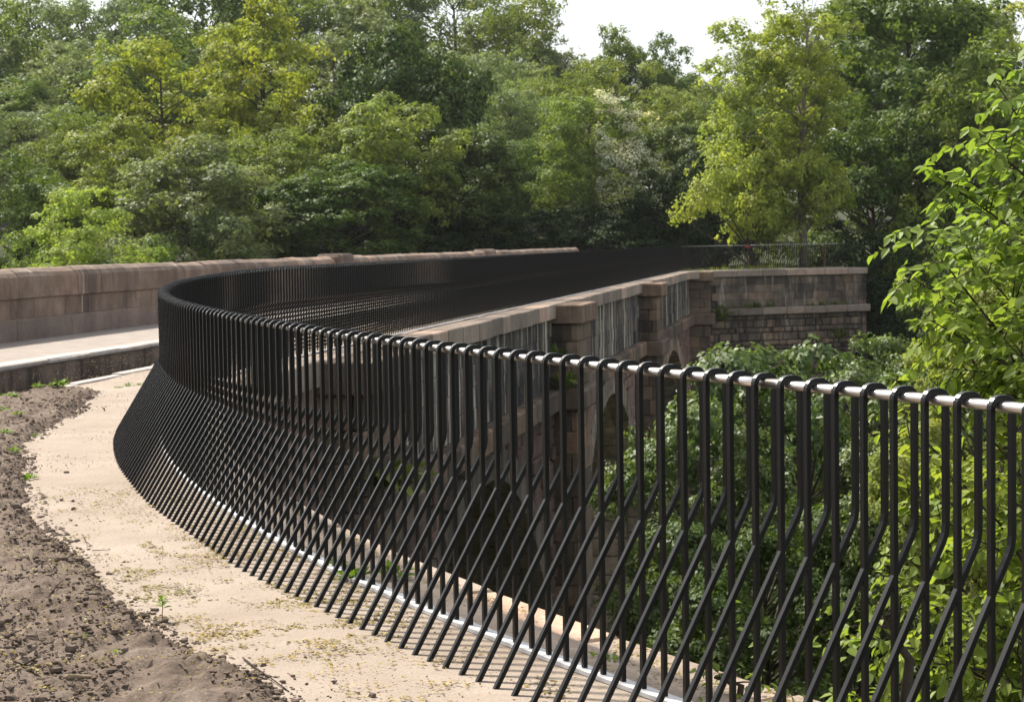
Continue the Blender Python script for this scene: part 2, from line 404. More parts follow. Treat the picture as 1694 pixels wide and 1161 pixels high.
# near bank of gravel between the railing and the canal
CN, CF, WF = -1.24, -2.75, -5.29             # canal near edge, far edge, parapet face (offset q across the aqueduct)
K_FAR = next(k for k in range(NB) if line[k][1] > 91.0)
mb = MB(); NO = 26; rows = 0
for k in list(range(0, 170, 2)) + list(range(170, K_FAR, 12)):
    x, y, h = line[k]; n = (-math.cos(h), math.sin(h))
    q0 = (Vector((x, y)) - P0).dot(Q_); dq = Vector(n).dot(Q_)
    W = min((CN - 0.16 + 0.0 - q0)/dq if dq < -0.05 else 12, 12) if True else 0
    for j in range(NO):
        oi_ = -0.27 if k < 150 else 0.10
        u = (j/(NO-1))**1.3; o = oi_ + (W-oi_)*u
        px, py = x+n[0]*o, y+n[1]*o
        z = gz(px, py) + 0.010*math.sin(px*3.1+py*1.3)*math.sin(py*2.3-px) * min(1, max(o, 0)*1.5) + (0.004 if o > 0.12 else 0.011)
        mb.v.append((px, py, z))
    if rows:
        b0 = (rows-1)*NO
        for j in range(NO-1): mb.f.append((b0+j, b0+j+1, b0+NO+j+1, b0+NO+j))
    rows += 1
tag(mb.build('gravel_path', MT['gravel'], smooth=True), kind='structure')
# ground body under it
mb = MB()
K_B = next(k for k in range(NB) if line[k][1] > 24.5)
body = [off(k, 0.3) for k in range(0, K_B, 6)] + [aq(25, CN-0.05)[:2], aq(-30, CN-0.05)[:2]]
nb_ = len(body)
mb.v = [(p[0], p[1], -0.10) for p in body] + [(p[0], p[1], -5.5) for p in body]
mb.f = [tuple(range(nb_)), tuple(range(2*nb_-1, nb_-1, -1))] + [(i, (i+1) % nb_, nb_+(i+1) % nb_, nb_+i) for i in range(nb_)]
tag(mb.build('ground', MT['core']), kind='structure')
# canal: near edge stones, water, far wall, towpath
def slab(name, t0, t1, q0, q1, z0, z1, mat, kind='structure', parent=None, seg=12):
    m = MB(); n = max(1, int((t1-t0)/seg))
    for i in range(n): m.box((t0+(t1-t0)*i/n, q0, z0), (t0+(t1-t0)*(i+1)/n, q1, z1), aq)
    return tag(m.build(name, mat, parent), kind=kind)
zb_ = 0.19
tag(link('canal_water', (lambda m: (m.add([aq(-30, CF, -0.02), aq(-30, CN, -0.02), aq(230, CN, -0.02), aq(230, CF, -0.02)], [(0, 1, 2, 3)]), m.mesh('canal_water'))[1])(MB()), MT['water']), kind='structure')
kerb = tag(empty('canal_kerb', aq(5, CN)), kind='structure')
t = 3.0
while t < 92:
    L_ = random.uniform(1.3, 2.0)
    zt = gz(*aq(t, CN)[:2]) + 0.03 + random.uniform(-.006, .006)
    m = MB(); m.stone((t+.004, CN-0.16, -0.6), (t+L_-.004, CN, zt), aq, 0.012, 0.004)
    o = m.build('kerb_stone', MT['edge']); o.parent = kerb; o.matrix_parent_inverse = Matrix.Translation(Vector(aq(5, CN))).inverted(); t += L_
twp = slab('towpath', -10, 95, WF-0.1, CF-0.28, 0.0, 0.27, MT['towpath'])
tk = tag(empty('towpath_kerb', aq(5, CF)), kind='structure')
t = 6.0
while t < 94:
    L_ = random.uniform(1.0, 1.9)
    m = MB(); m.stone((t+.004, CF-0.30, 0.215), (t+L_-.004, CF+0.01, 0.285+random.uniform(-.006, .006)), aq, 0.02, 0.004)
    o = m.build('kerb_stone', MT['edge']); o.parent = tk; o.matrix_parent_inverse = Matrix.Translation(Vector(aq(5, CF))).inverted(); t += L_
slab('canal_wall', -10, 95, CF-0.29, CF-0.01, -0.8, 0.213, MT['canalwall'])
slab('canal_bed', -10, 95, CF-0.3, CN+0.2, -1.2, -0.8, MT['core'])
# far bank behind the wing wall
mb = MB()
fb = [off(K_FAR+6, 0.0), off(NB-1, 0.0), (17.9, 97.5), (18.5, 112), aq(116, -14)[:2], aq(92.5, -14)[:2], aq(92.5, CF-.3)[:2], aq(92.5, 0.05)[:2]]
n_ = len(fb); mb.v = [(p[0], p[1], 0.10) for p in fb] + [(p[0], p[1], -6) for p in fb]
mb.f = [tuple(range(n_)), tuple(range(2*n_-1, n_-1, -1))] + [(i, (i+1) % n_, n_+(i+1) % n_, n_+i) for i in range(n_)]
tag(mb.build('far_bank', MT['terrain']), kind='structure')

# ------------------------------------------------------------------ parapet wall across the canal
pw = empty('parapet_wall', aq(14, WF, 0.27))
tag(pw, 'long weathered brown sandstone parapet with rounded coping along the towpath', 'wall')
def into(o, par):
    o.parent = par; o.matrix_parent_inverse = par_inv[par.name]; return o
par_inv = {}
def reg(e): par_inv[e.name] = (Matrix.Translation(e.location) @ Matrix.Rotation(e.rotation_euler.z, 4, 'Z')).inverted(); return e
reg(pw)
slab_core = MB(); slab_core.box((8, WF-0.44, -3.0), (94.6, WF-0.010, 1.2), aq); into(slab_core.build('core', MT['mortar']), pw)
PB = [47.9, 69.3]                             # piers that break the parapet
def coping_round(m, t0, t1, q0, q1, z0, z1):
    """coping with a rounded top, worn ends"""
    n = 7; prof = [(q1, z0), (q1+0.0, z0+0.6*(z1-z0))]
    for k in range(n):
        a = math.pi*(k+0.5)/n; prof.append(((q0+q1)/2 + math.cos(a)*(q1-q0)/2, z0+0.62*(z1-z0) + math.sin(a)*0.38*(z1-z0)))
    prof += [(q0, z0+0.6*(z1-z0)), (q0, z0)]
    c = len(prof); e = 0.02
    js = []
    for tt, sc in ((t0+.003, 0.965), (t0+e, 1), (t1-e, 1), (t1-.003, 0.965)):
        for (q, z) in prof:
            qm = (q0+q1)/2
            js.append(aq(tt, qm+(q-qm)*sc+random.uniform(-.004, .004), z0+(z-z0)*(sc if z > z0+.05 else 1)+random.uniform(-.006, .006)))
    f = []
    for i in range(3):
        for j in range(c-1): f.append((i*c+j, i*c+j+1, (i+1)*c+j+1, (i+1)*c+j))
    f.append(tuple(range(c))); f.append(tuple(range(4*c-1, 3*c-1, -1)))
    m.add(js, f)
t = 9.0
while t < 94.2:
    L_ = random.uniform(0.75, 1.35)
    pier = [b for b in PB if b-0.2 < t+L_ and t < b+1.4]
    if pier and t < pier[0]: L_ = max(pier[0]-t, 0.3)
    m = MB(); dz = random.uniform(-0.012, 0.012)
    if pier and t >= pier[0]-0.01:
        L_ = 1.5; m.stone((t, WF-0.5, 0.88), (t+L_, WF+0.16, 1.46), aq, 0.07, 0.02); o = m.build('pier_cap', MT['parapet'])
        m2 = MB(); m2.stone((t+.04, WF-0.4, 0.28), (t+L_-.04, WF+0.10, 0.88), aq, 0.03, 0.01); into(m2.build('pier_stone', MT['parapet']), pw)
    else:
        coping_round(m, t, t+L_, WF-0.47, WF+0.035+random.uniform(-.008, .008), 0.925, 1.385+dz); o = m.build('coping_stone', MT['parapet'], smooth=False)
    into(o, pw); t += L_
for z0, z1, lo, hi, mt in ((0.60, 0.92, 0.8, 1.3, 'parapet'), (0.22, 0.595, 1.4, 2.4, 'plinth')):
    t = 9.0 + random.uniform(0, .5)
    while t < 94:
        L_ = random.uniform(lo, hi); m = MB()
        m.stone((t+.004, WF-0.3, z0+.004), (t+L_-.004, WF+random.uniform(-.004, .004)+(0.010 if mt == 'plinth' else 0), z1), aq, 0.006, 0.003)
        into(m.build('stone', MT[mt]), pw); t += L_

# ------------------------------------------------------------------ the aqueduct itself
aqd = empty('stone_aqueduct', aq(60, 0.4, -17))
tag(aqd, 'dark stained stone aqueduct with pilasters, string course and arches over the wooded valley', 'aqueduct'); reg(aqd)
# coping that carries the railing, following its line from beside the camera to the far wing wall
CO = -0.51
k = 0; K_C = K_FAR
while k < K_C:
    nst = random.randint(7, 12); k2 = min(k+nst, K_C)
    gap = 0.006
    ps = []
    dz = random.uniform(-.008, .008)
    for kk, e in ((k, gap), (k2, -gap)):
        x, y, h = line[min(kk, NB-1)]; x += math.sin(h)*e; y += math.cos(h)*e
        for o_, ch in ((0.12, 0), (CO+random.uniform(-.012, .012), 1)):
            ps.append((x - math.cos(h)*o_, y + math.sin(h)*o_, gz(x, y)))
    (a_in, a_out, b_in, b_out) = ps
    def fn(u, v, w, a_in=a_in, a_out=a_out, b_in=b_in, b_out=b_out):
        xi = [a_in[i]*(1-u)+b_in[i]*u for i in range(3)]; xo = [a_out[i]*(1-u)+b_out[i]*u for i in range(3)]
        return tuple(xi[i]*(1-v)+xo[i]*v for i in range(2)) + (xi[2]*(1-v)+xo[2]*v + w,)
    m = MB()
    # chamfered block in (u, v, w); chamfer given in metres along w, scaled for u, v
    cu, cv, cw = 0.016, 0.03, 0.018
    v_ = []; f_ = []
    ring = [(0, 0), (1, 0), (1, 1), (0, 1)]
    for w, iu, iv in ((-0.34+dz, 0, 0), (-cw+dz, 0, 0), (dz, cu, cv)):
        for (a, b) in ring:
            v_.append(fn(a + (iu if a == 0 else -iu), b + (iv if b == 0 else -iv), w + random.uniform(-.004, .004)))
    for l in range(2):
        for i in range(4): f_.append((l*4+i, l*4+(i+1) % 4, l*4+4+(i+1) % 4, l*4+4+i))
    f_ += [(3, 2, 1, 0), (8, 9, 10, 11)]
    m.add(v_, f_); into(m.build('coping_stone', MT['coping']), aqd)
    k = k2
# wall below the coping on the curved near wing
m = MB(); kk = list(range(0, 200, 4)); prev = None
for k in kk:
    xo, yo = off(k, CO+0.12); xi, yi = off(k, 0.25); z0 = lz(k)-0.35
    cur = [(xo, yo, z0), (xo, yo, -9.5), (xi, yi, -9.5), (xi, yi, z0)]
    n0 = len(m.v); m.v += cur
    if prev is not None:
        for j in range(4): m.f.append((prev+j, prev+(j+1) % 4, n0+(j+1) % 4, n0+j))
    prev = n0
into(m.build('wing_wall_body', MT['spandrel']), aqd)
# frieze of large ashlars between coping and string course, on the long straight
FQ = 0.40
PIL = [25.2, 46.5, 67.9, 92.2]; PW = 2.75
m = MB(); m.box((24, -5.6, -2.5), (94, FQ-0.025, -0.16), aq); into(m.build('wall_body', MT['core']), aqd)
zc = [-0.17, -0.60, -1.02, -1.43, -1.84]
for r in range(4):
    t = 27.0 + (r % 2)*0.6
    while t < 93.2:
        L_ = random.uniform(0.95, 1.6)
        inp = [p for p in PIL if p-0.02 < t+L_*0.5 < p+PW]
        if not inp:
            m = MB(); m.stone((t+.003, FQ-0.2, zc[r+1]+.003), (t+L_-.004, FQ+random.uniform(-.012, .012), zc[r]-.003), aq, 0.007, 0.003)
            into(m.build('frieze_stone', MT['frieze']), aqd)
        t += L_
t = 27.0
while t < 93.3:
    L_ = random.uniform(1.1, 1.7); m = MB()
    m.stone((t+.005, FQ-0.2, -2.36), (t+L_-.005, FQ+0.26, -1.85), aq, 0.05, 0.012)
    into(m.build('string_course_stone', MT['pilaster']), aqd); t += L_
# pilasters
for ip, pt in enumerate(PIL):
    ext = 0.62 if ip < 3 else 0.95
    def blocks(z0, z1, q1, h_, w0=0.0):
        z = z1
        c = 0
        while z > z0 + 0.1:
            hh = min(h_*random.uniform(.9, 1.1), z-z0); cuts = [FQ-0.2, FQ + (q1-FQ)*(0.5 if c % 2 else 0.72), q1]
            for a, b in zip(cuts[:-1], cuts[1:]):
                m = MB(); m.stone((pt+0.12+w0, a+.003, z-hh+.003), (pt+PW-0.12-w0, b-.003+random.uniform(-.01, .01), z-.003), aq, 0.018, 0.008)
                into(m.build('pilaster_stone', MT['pilaster']), aqd)
            z -= hh; c += 1
    m = MB(); m.stone((pt, FQ-0.15, -0.30), (pt+PW, FQ+ext+0.16, 0.155), aq, 0.025, 0.008); into(m.build('pilaster_cap', MT['pilaster']), aqd)
    blocks(-1.84, -0.31, FQ+ext, 0.42)
    m = MB(); m.stone((pt-0.05, FQ-0.1, -2.38), (pt+PW+0.05, FQ+ext+0.22, -1.84), aq, 0.05, 0.01); into(m.build('pilaster_band', MT['pilaster']), aqd)
    blocks(-8.6, -2.39, FQ+ext-0.03, 0.52)
    m = MB(); m.box((pt+.1, -5.7, -17.5), (pt+PW-.1, FQ+ext-0.05, -8.6), aq); into(m.build('pier', MT['spandrel']), aqd)
# arches: spandrel faces, rings and barrels
for i in range(3):
    t0, t1 = PIL[i]+PW-0.15, PIL[i+1]+0.15; tm = (t0+t1)/2; rad = (t1-t0)/2 - 0.2; zcn = -2.95 - rad
    m = MB(); n = 48; qf, qb = FQ-0.06, -5.65
    prev = None
    for k in range(n+1):
        a = math.pi*(1-k/n); tt = tm + (rad+0.3)*math.cos(a); zz = zcn + (rad+0.3)*math.sin(a)
        tt = min(max(tt, t0), t1)
        cur = [aq(tt, qf, -2.2), aq(tt, qf, zz), aq(tt, qb, zz), aq(tt, qb, -2.2)]; n0 = len(m.v); m.v += cur
        if prev is not None:
            m.f += [(prev, prev+1, n0+1, n0), (prev+2, prev+3, n0+3, n0+2)]
        prev = n0
    into(m.build('spandrel', MT['spandrel'], fix=False), aqd)
    # rough faced stones of the spandrel, each with its own depth, joined
    m = MB(); z = -2.38
    while z > -11:
        hh = random.uniform(0.34, 0.46); tt = t0
        while tt < t1-0.1:
            L_ = random.uniform(0.45, 0.95); L_ = min(L_, t1-tt)
            if math.hypot(tt+L_/2-tm, z-hh-zcn) > rad+0.62:
                m.stone((tt+.01, FQ-0.2, z-hh+.01), (tt+L_-.01, FQ+random.uniform(-0.03, 0.06), z-.01), aq, 0.04, 0.015)
            tt += L_
        z -= hh
    tag(into(m.build('spandrel_stonework', MT['spandrel']), aqd), kind='stuff')
    m = MB(); nv = 45
    for k in range(nv):
        a0, a1 = math.pi*k/nv+.004, math.pi*(k+1)/nv-.004; ro = rad+0.68+random.uniform(-.03, .03); qq = FQ+0.07+random.uniform(-.02, .02)
        v_ = [aq(tm+r_*math.cos(a), q, zcn+r_*math.sin(a)) for q in (qq, FQ-0.4) for r_, a in ((rad, a0), (ro, a0), (ro, a1), (rad, a1))]
        m.add(v_, [(0, 1, 2, 3), (7, 6, 5, 4), (0, 4, 5, 1), (1, 5, 6, 2), (2, 6, 7, 3), (3, 7, 4, 0)])
    tag(into(m.build('arch_ring', MT['barrel']), aqd), kind='stuff')
    m = MB(); nb2, nq = 40, 8
    for k in range(nb2):
        for j in range(nq):
            a0, a1 = math.pi*k/nb2+.004, math.pi*(k+1)/nb2-.004; q0 = FQ-0.42-5.2*j/nq-.01; q1 = FQ-0.42-5.2*(j+1)/nq
            sh = random.uniform(-.02, .02)
            v_ = [aq(tm+(rad+d_+sh)*math.cos(a), q, zcn+(rad+d_+sh)*math.sin(a)) for q in (q0, q1) for d_, a in ((0, a0), (.3, a0), (.3, a1), (0, a1))]
            m.add(v_, [(0, 1, 2, 3), (7, 6, 5, 4), (0, 4, 5, 1), (1, 5, 6, 2), (2, 6, 7, 3), (3, 7, 4, 0)])
    tag(into(m.build('arch_barrel', MT['barrel']), aqd), kind='stuff')

# ------------------------------------------------------------------ far wing wall
WA, WB = Vector((9.75, 91.75)), Vector((17.65, 95.25)); WD = (WB-WA).normalized(); WN = Vector((WD.y, -WD.x))
WL = (WB-WA).length
def ww(u, v, z):                              # u along, v outwards (towards the camera)
    p = WA + WD*u + WN*v; return (p.x, p.y, z)
wing = empty('wing_wall', ww(WL/2, 0, -8)); reg(wing)
tag(wing, 'coursed rubble stone wing wall at the far end with grass on its ledge', 'wall')
m = MB(); m.box((-0.3, -0.7, -9), (WL-0.1, -0.06, 0.0), ww); m.box((WL-0.8, -3.2, -9), (WL-0.1, -0.5, 0), ww); into(m.build('core', MT['core']), wing)
u = -0.25
while u < WL:
    L_ = min(random.uniform(1.0, 1.5), WL+0.06-u); L_ = max(L_, .3); m = MB(); m.stone((u+.005, -0.75, -0.14), (u+L_-.005, 0.12, 0.175), ww, 0.02, 0.008); into(m.build('coping_stone', MT['coping']), wing); u += L_
z = -0.145; r = 0
while z > -1.62:                              # smoother ashlars above the ledge
    hh = min(random.uniform(0.34, 0.4), z+1.65); u = -0.25 + random.uniform(0, .5)
    while u < WL-0.05:
        L_ = min(random.uniform(0.7, 1.3), WL-u); m = MB(); m.stone((u+.003, -0.3, z-hh+.003), (u+L_-.003, random.uniform(-.008, .006), z-.003), ww, 0.01, 0.004)
        into(m.build('stone', MT['wing']), wing); u += L_
    z -= hh
u = -0.25
while u < WL:
    L_ = min(random.uniform(1.0, 1.6), WL+0.14-u); L_ = max(L_, .3); m = MB(); m.stone((u+.005, -0.2, -2.0), (u+L_-.005, 0.24, -1.64), ww, 0.03, 0.008); into(m.build('ledge_stone', MT['coping']), wing); u += L_
z = -2.0; cnt = 0; lower = MB()
while z > -8.5:
    hh = random.uniform(0.17, 0.40); u = -0.25 + random.uniform(-.1, .1); first = True
    while u < WL-0.03:
        L_ = min(random.choice((random.uniform(0.22, 0.5), random.uniform(0.4, 1.0))), WL-u)
        if WL-u-L_ < 0.25: L_ = WL-u
        a, b = (u+.012, -0.3, z-hh+.012), (u+L_-.012, random.uniform(-.03, .07), z-.012)
        if cnt < 210: m = MB(); m.stone(a, b, ww, 0.035, 0.02); into(m.build('stone', MT['wing']), wing); cnt += 1
        else: lower.stone(a, b, ww, 0.035, 0.02)
        u += L_
    z -= hh
tag(into(lower.build('lower_stonework', MT['wing']), wing), kind='stuff')
z = -0.145
while z > -8.5:                               # quoins on the return
    m = MB(); hh = 0.42; m.stone((WL-0.42, -0.9, z-hh+.005), (WL+0.03, 0.03, z-.005), ww, 0.02, 0.008); into(m.build('quoin', MT['wing']), wing); z -= hh

# ------------------------------------------------------------------ the railing
H, B_, D_, H1 = 1.1857, 0.0837, 0.3909, 0.644
H2 = H1*(1 + B_/D_); ZT = H + 0.0155 + 0.0085
def profile(fine):
    rc = 0.030; pts = [(0, 0.012)]
    na_ = 5 if fine else 1
    for k in range(na_+1):
        a = (math.pi/2)*k/na_ if na_ > 1 else (math.pi/4)
        pts.append((-rc + rc*math.cos(a), ZT - rc + rc*math.sin(a)))
        if na_ == 1: break
    for k in range(na_+1):
        a = math.pi/2 + (math.pi/2)*k/na_ if na_ > 1 else 3*math.pi/4
        pts.append((-B_ + rc + rc*math.cos(a), ZT - rc + rc*math.sin(a)))
        if na_ == 1: break
    dx, dz = (D_+B_), -H2; L = math.hypot(dx, dz); ux, uz = dx/L, dz/L
    if fine:
        e = 0.028
        pts += [(-B_, H2+e), (-B_ + 0.25*e*ux, H2 + 0.25*e + .25*e*uz), (-B_ + e*ux, H2 + e*uz)]
    else: pts.append((-B_, H2))
    pts.append((D_ + 0.04*ux, 0.04*uz))
    return pts
def bar_geo(fine):
    pts = profile(fine); hw = 0.0092; c = 0.0009
    sec = [(-hw+c, -hw), (hw-c, -hw), (hw, -hw+c), (hw, hw-c), (hw-c, hw), (-hw+c, hw), (-hw, hw-c), (-hw, -hw+c)] if fine else [(-hw, -hw), (hw, -hw), (hw, hw), (-hw, hw)]
    n = len(sec); v = []; m = len(pts)
    for i, p in enumerate(pts):
        a = pts[max(i-1, 0)]; b = pts[min(i+1, m-1)]
        d1 = Vector((p[0]-a[0], p[1]-a[1])); d2 = Vector((b[0]-p[0], b[1]-p[1]))
        d1 = d1.normalized() if d1.length else d2.normalized(); d2 = d2.normalized() if d2.length else d1
        t = (d1+d2).normalized(); nn = Vector((t.y, -t.x)); sc = 1/max(0.5, t.dot(d1))
        ws = 0.95 if p[0] < -B_-1e-6 or i >= m-3 else 1.0        # the raking leg is a hair slimmer where it passes the upright
        for (s, w) in sec: v.append((p[0]+nn.x*s*sc, w*ws, p[1]+nn.y*s*sc))
    f = []
    for i in range(m-1):
        for k in range(n): f.append((i*n+k, i*n+(k+1) % n, (i+1)*n+(k+1) % n, (i+1)*n+k))
    f.append(tuple(range(n))[::-1]); f.append(tuple((m-1)*n+k for k in range(n)))
    return v, f
rail = empty('balustrade', (line[60][0], line[60][1], lz(60)))
tag(rail, 'curving black balustrade of hairpin bars kicked out at the foot, with steel handrail', 'railing'); reg(rail)
bv, bf = bar_geo(True); bm_ = MB(); bm_.add(bv, bf); bar_me = bm_.mesh('baluster'); bar_me.materials.append(MT['paint'])
START = 6; N_PART = 300
for k in range(START, START+N_PART):
    x, y, h = line[k]
    o = bpy.data.objects.new('baluster', bar_me); COL.objects.link(o); o.parent = rail; o.matrix_parent_inverse = par_inv['balustrade']
    o.location = (x, y, lz(k) + random.uniform(-.0015, .0015)); o.rotation_euler = (0, 0, math.atan2(math.sin(h), -math.cos(h)) + random.uniform(-.006, .006))
sv, sf_ = bar_geo(False); rest = MB()
for k in range(START+N_PART, NB):
    x, y, h = line[k]; a = math.atan2(math.sin(h), -math.cos(h)); ca, sa = math.cos(a), math.sin(a); z0 = lz(k)
    rest.add([(x+px*ca-py*sa, y+px*sa+py*ca, z0+pz) for px, py, pz in sv], sf_)
tag(into(rest.build('far_balusters', MT['paint'], fix=True), rail), kind='stuff')
def sweep(name, k0, k1, prof, mat, o_c, z_c, par, gap=0.002, smooth=False, step=1, lbl=None):
    m = MB(); c = len(prof); ks = list(range(k0, k1, step)) + [k1]
    for k in ks:
        x, y, h = line[k]; e = gap if k == k0 else (-gap if k == k1 else 0); x += math.sin(h)*e; y += math.cos(h)*e
        for (o_, z_) in prof: m.v.append((x - math.cos(h)*(o_c+o_), y + math.sin(h)*(o_c+o_), gz(line[k][0], line[k][1]) + z_c + z_))
    for i in range(len(ks)-1):
        for j in range(c): m.f.append((i*c+j, i*c+(j+1) % c, (i+1)*c+(j+1) % c, (i+1)*c+j))
    m.f.append(tuple(range(c))[::-1]); m.f.append(tuple((len(ks)-1)*c+j for j in range(c)))
    return into(m.build(name, mat, smooth=smooth), par)
pr = []
for k in range(20):                           # rounded oval handrail
    a = 2*math.pi*k/20; cx, cz = math.cos(a), math.sin(a)
    pr.append((0.0245*math.copysign(abs(cx)**0.75, cx), 0.0155*math.copysign(abs(cz)**0.8, cz)))
k = START-2; seg = 40; first = 21
while k < NB-1:
    k2 = min(k+(first if k == START-2 else seg), NB-1); sweep('handrail', k, k2, pr, MT['steel'], -B_/2, H, rail, 0.0008, True, 1 if k < 320 else 4); k = k2
bs = [(-0.034, 0.002), (0.034, 0.002), (0.034, 0.018), (-0.034, 0.018)]
k = START-2
while k < NB-1:
    k2 = min(k+22, NB-1); sweep('base_plate', k, k2, bs, MT['galv'], 0.0, 0.012, rail, 0.004, False, 1 if k < 320 else 6); k = k2
# small feet under the base plate
for k in range(START, 160, 11):
    x, y, h = line[k]; m = MB(); m.box((-.02, -.03, -0.03), (.02, .03, 0.0165)); o = m.build('base_foot', MT['galv']); o.parent = rail; o.matrix_parent_inverse = par_inv['balustrade']; o.location = (x, y, lz(k)); o.rotation_euler = (0, 0, math.atan2(math.sin(h), -math.cos(h)))
# post at the far end of the railing
p = Vector(ww(6.85, -0.95, 0.1)); post = empty('fence_post', p)
tag(post, 'brown timber post with diagonal strut behind the far end of the railing', 'post')
m = MB(); m.box((-.06, -.06, -0.3), (.06, .06, 1.22), None, .006); m.build('post', MT['wood'], post)
m = MB(); m.tube([(0, 0, 1.1), (-0.42, 0.05, 0.72), (-0.62, 0.06, 0.5)], 0.022, 6); m.build('strut', MT['wood'], post)
p = Vector(at(1237, 409, 97.0)); sg = empty('red_notice', (p.x, p.y, 0.1))
tag(sg, 'small red notice board on a stake behind the far railing', 'sign')
m = MB(); m.box((-.14, -.012, 1.13), (.14, .012, 1.27)); m.build('board', plain('red_board', (0.42, 0.03, 0.04), 0.6), sg)
m = MB(); m.box((-.025, .012, -0.2), (.025, .05, 1.3)); m.build('stake', MT['wood'], sg)

# ------------------------------------------------------------------ soil bed with clods
edge_px = [(-160, 668), (0, 660), (60, 648), (110, 645), (178, 648), (165, 661), (122, 692), (76, 722), (52, 762), (60, 800), (74, 850), (112, 886), (152, 916), (196, 955), (216, 985),
           (252, 1010), (300, 1052), (352, 1076), (402, 1093), (442, 1116), (484, 1146), (560, 1200), (640, 1300), (600, 1700), (-1500, 1700), (-900, 900)]
EDGE = np.array([tuple(ground_at(*p))[:2] for p in edge_px])
def pdist(px, py, poly):
    """signed distance to polygon, > 0 inside"""
    d = np.full(px.shape, 1e9); ins = np.zeros(px.shape, bool); n = len(poly)
    for i in range(n):
        a, b = poly[i], poly[(i+1) % n]; e = b-a; L2 = e@e
        u = np.clip(((px-a[0])*e[0]+(py-a[1])*e[1])/L2, 0, 1)
        d = np.minimum(d, np.hypot(px-a[0]-u*e[0], py-a[1]-u*e[1]))
        c = ((a[1] > py) != (b[1] > py)) & (px < (b[0]-a[0])*(py-a[1])/(b[1]-a[1]+1e-12)+a[0]); ins ^= c
    return np.where(ins, d, -d)
def vnoise(x, y, seed=0):
    xi, yi = np.floor(x).astype(np.int64), np.floor(y).astype(np.int64); fx, fy = x-xi, y-yi
    fx, fy = fx*fx*(3-2*fx), fy*fy*(3-2*fy)
    def hsh(a, b): 
        h = (a*374761393 + b*668265263 + seed*1442695041) & 0xffffffff
        h = ((h ^ (h >> 13))*1274126177) & 0xffffffff
        return ((h ^ (h >> 16)) & 0xffff)/65535.0
    return (hsh(xi, yi)*(1-fx)+hsh(xi+1, yi)*fx)*(1-fy)+(hsh(xi, yi+1)*(1-fx)+hsh(xi+1, yi+1)*fx)*fy
def fbm(x, y, oct=5, seed=0):
    s = 0; a = 0.5
    for o in range(oct): s = s + a*vnoise(x*2**o, y*2**o, seed+o); a *= 0.55
    return s
gzv = np.vectorize(gz)
def soil_h(X, Y):
    d = pdist(X, Y, EDGE) + (fbm(X*5, Y*5, 4, 3)-0.5)*0.16
    rise = sst(-0.01, 0.22, d)
    n1 = fbm(X*2.2, Y*2.2, 3, 11); n2 = fbm(X*9, Y*9, 4, 23); n3 = fbm(X*26, Y*26, 3, 31)
    rg = 1-np.abs(2*fbm(X*13, Y*13, 3, 91)-0.9)
    h = -0.03 + rise*(0.05 + 0.06*(n1-0.35)) + rise*(0.085*np.maximum(n2-0.40, 0) + 0.06*np.maximum(n3-0.40, 0) + 0.012*rg*(n1 > 0))
    return h
sx = np.arange(-7.0, 0.15, 0.017); sy = np.arange(5.9, 23.6, 0.03)
soil_me = grid_mesh('soil_bed', sx, sy, lambda X, Y: gzv(X, Y)+soil_h(X, Y))
_b = __import__('bmesh').new(); _b.from_mesh(soil_me)
_co = np.array([v.co[:] for v in _b.verts]); _d = pdist(_co[:, 0], _co[:, 1], EDGE)
__import__('bmesh').ops.delete(_b, geom=[v for v, q in zip(_b.verts, _d) if q < -0.16], context='VERTS'); _b.to_mesh(soil_me); _b.free()
tag(link('soil_bed', soil_me, MT['soil']), kind='structure')
# clods
ico = []
import bmesh
def blob(sub, seed, rough):
    b = bmesh.new(); bmesh.ops.create_icosphere(b, subdivisions=sub, radius=1); r_ = random.Random(seed)
    for v in b.verts: v.co *= 1 + r_.uniform(-rough, rough)
    V = np.array([v.co[:] for v in b.verts]); F = np.array([[v.index for v in f.verts] for f in b.faces]); b.free(); return V, F
blobs = [blob(1, i, 0.38) for i in range(6)]
def scatter(name, pts, sizes, mat, sink=0.3, flat=0.7, label=None, cat=None):
    Vs, Fs = [], []; n = 0
    for (x, y, z), s in zip(pts, sizes):
        V, F = blobs[random.randrange(6)]; a = random.uniform(0, 6.28); c, s_ = math.cos(a), math.sin(a)
        W = V*np.array([s*random.uniform(.7, 1.3), s*random.uniform(.7, 1.3), s*flat]); W = np.stack([W[:, 0]*c-W[:, 1]*s_, W[:, 0]*s_+W[:, 1]*c, W[:, 2]], -1)
        Vs.append(W+np.array([x, y, z+s*flat*(1-2*sink)])); Fs.append(F+n); n += len(V)
    me = bpy.data.meshes.new(name); me.from_pydata(np.concatenate(Vs).tolist(), [], np.concatenate(Fs).tolist()); me.update()
    return tag(link(name, me, mat), label, cat, kind='stuff')
N0 = 230000
cx, cyy = rng.uniform(-6.6, 0.1, N0), 6.2 + 16.5*rng.uniform(0, 1, N0)**1.35
d = pdist(cx, cyy, EDGE); dens = (fbm(cx*2.5, cyy*2.5, 3, 77) - 0.30)*3 + np.exp(-((d-0.1)/0.12)**2)*1.2
dens = np.where(d > -0.02, dens, np.where(d > -0.25, 0.05, 0.0))
keep = rng.uniform(0, 1.6, N0) < dens; keep &= (cx/cyy > -0.46)
cx, cyy = cx[keep], cyy[keep]; cx, cyy = cx[:42000], cyy[:42000]
cz = gzv(cx, cyy) + np.maximum(soil_h(cx, cyy), 0.0)
cs = np.clip(np.exp(rng.normal(-5.3, 0.55, len(cx))), 0.002, 0.026)
scatter('soil_clods', np.stack([cx, cyy, cz], -1), cs, MT['soil'], 0.25, 0.75, 'crumbly brown soil clods strewn over the bare bed', 'soil')
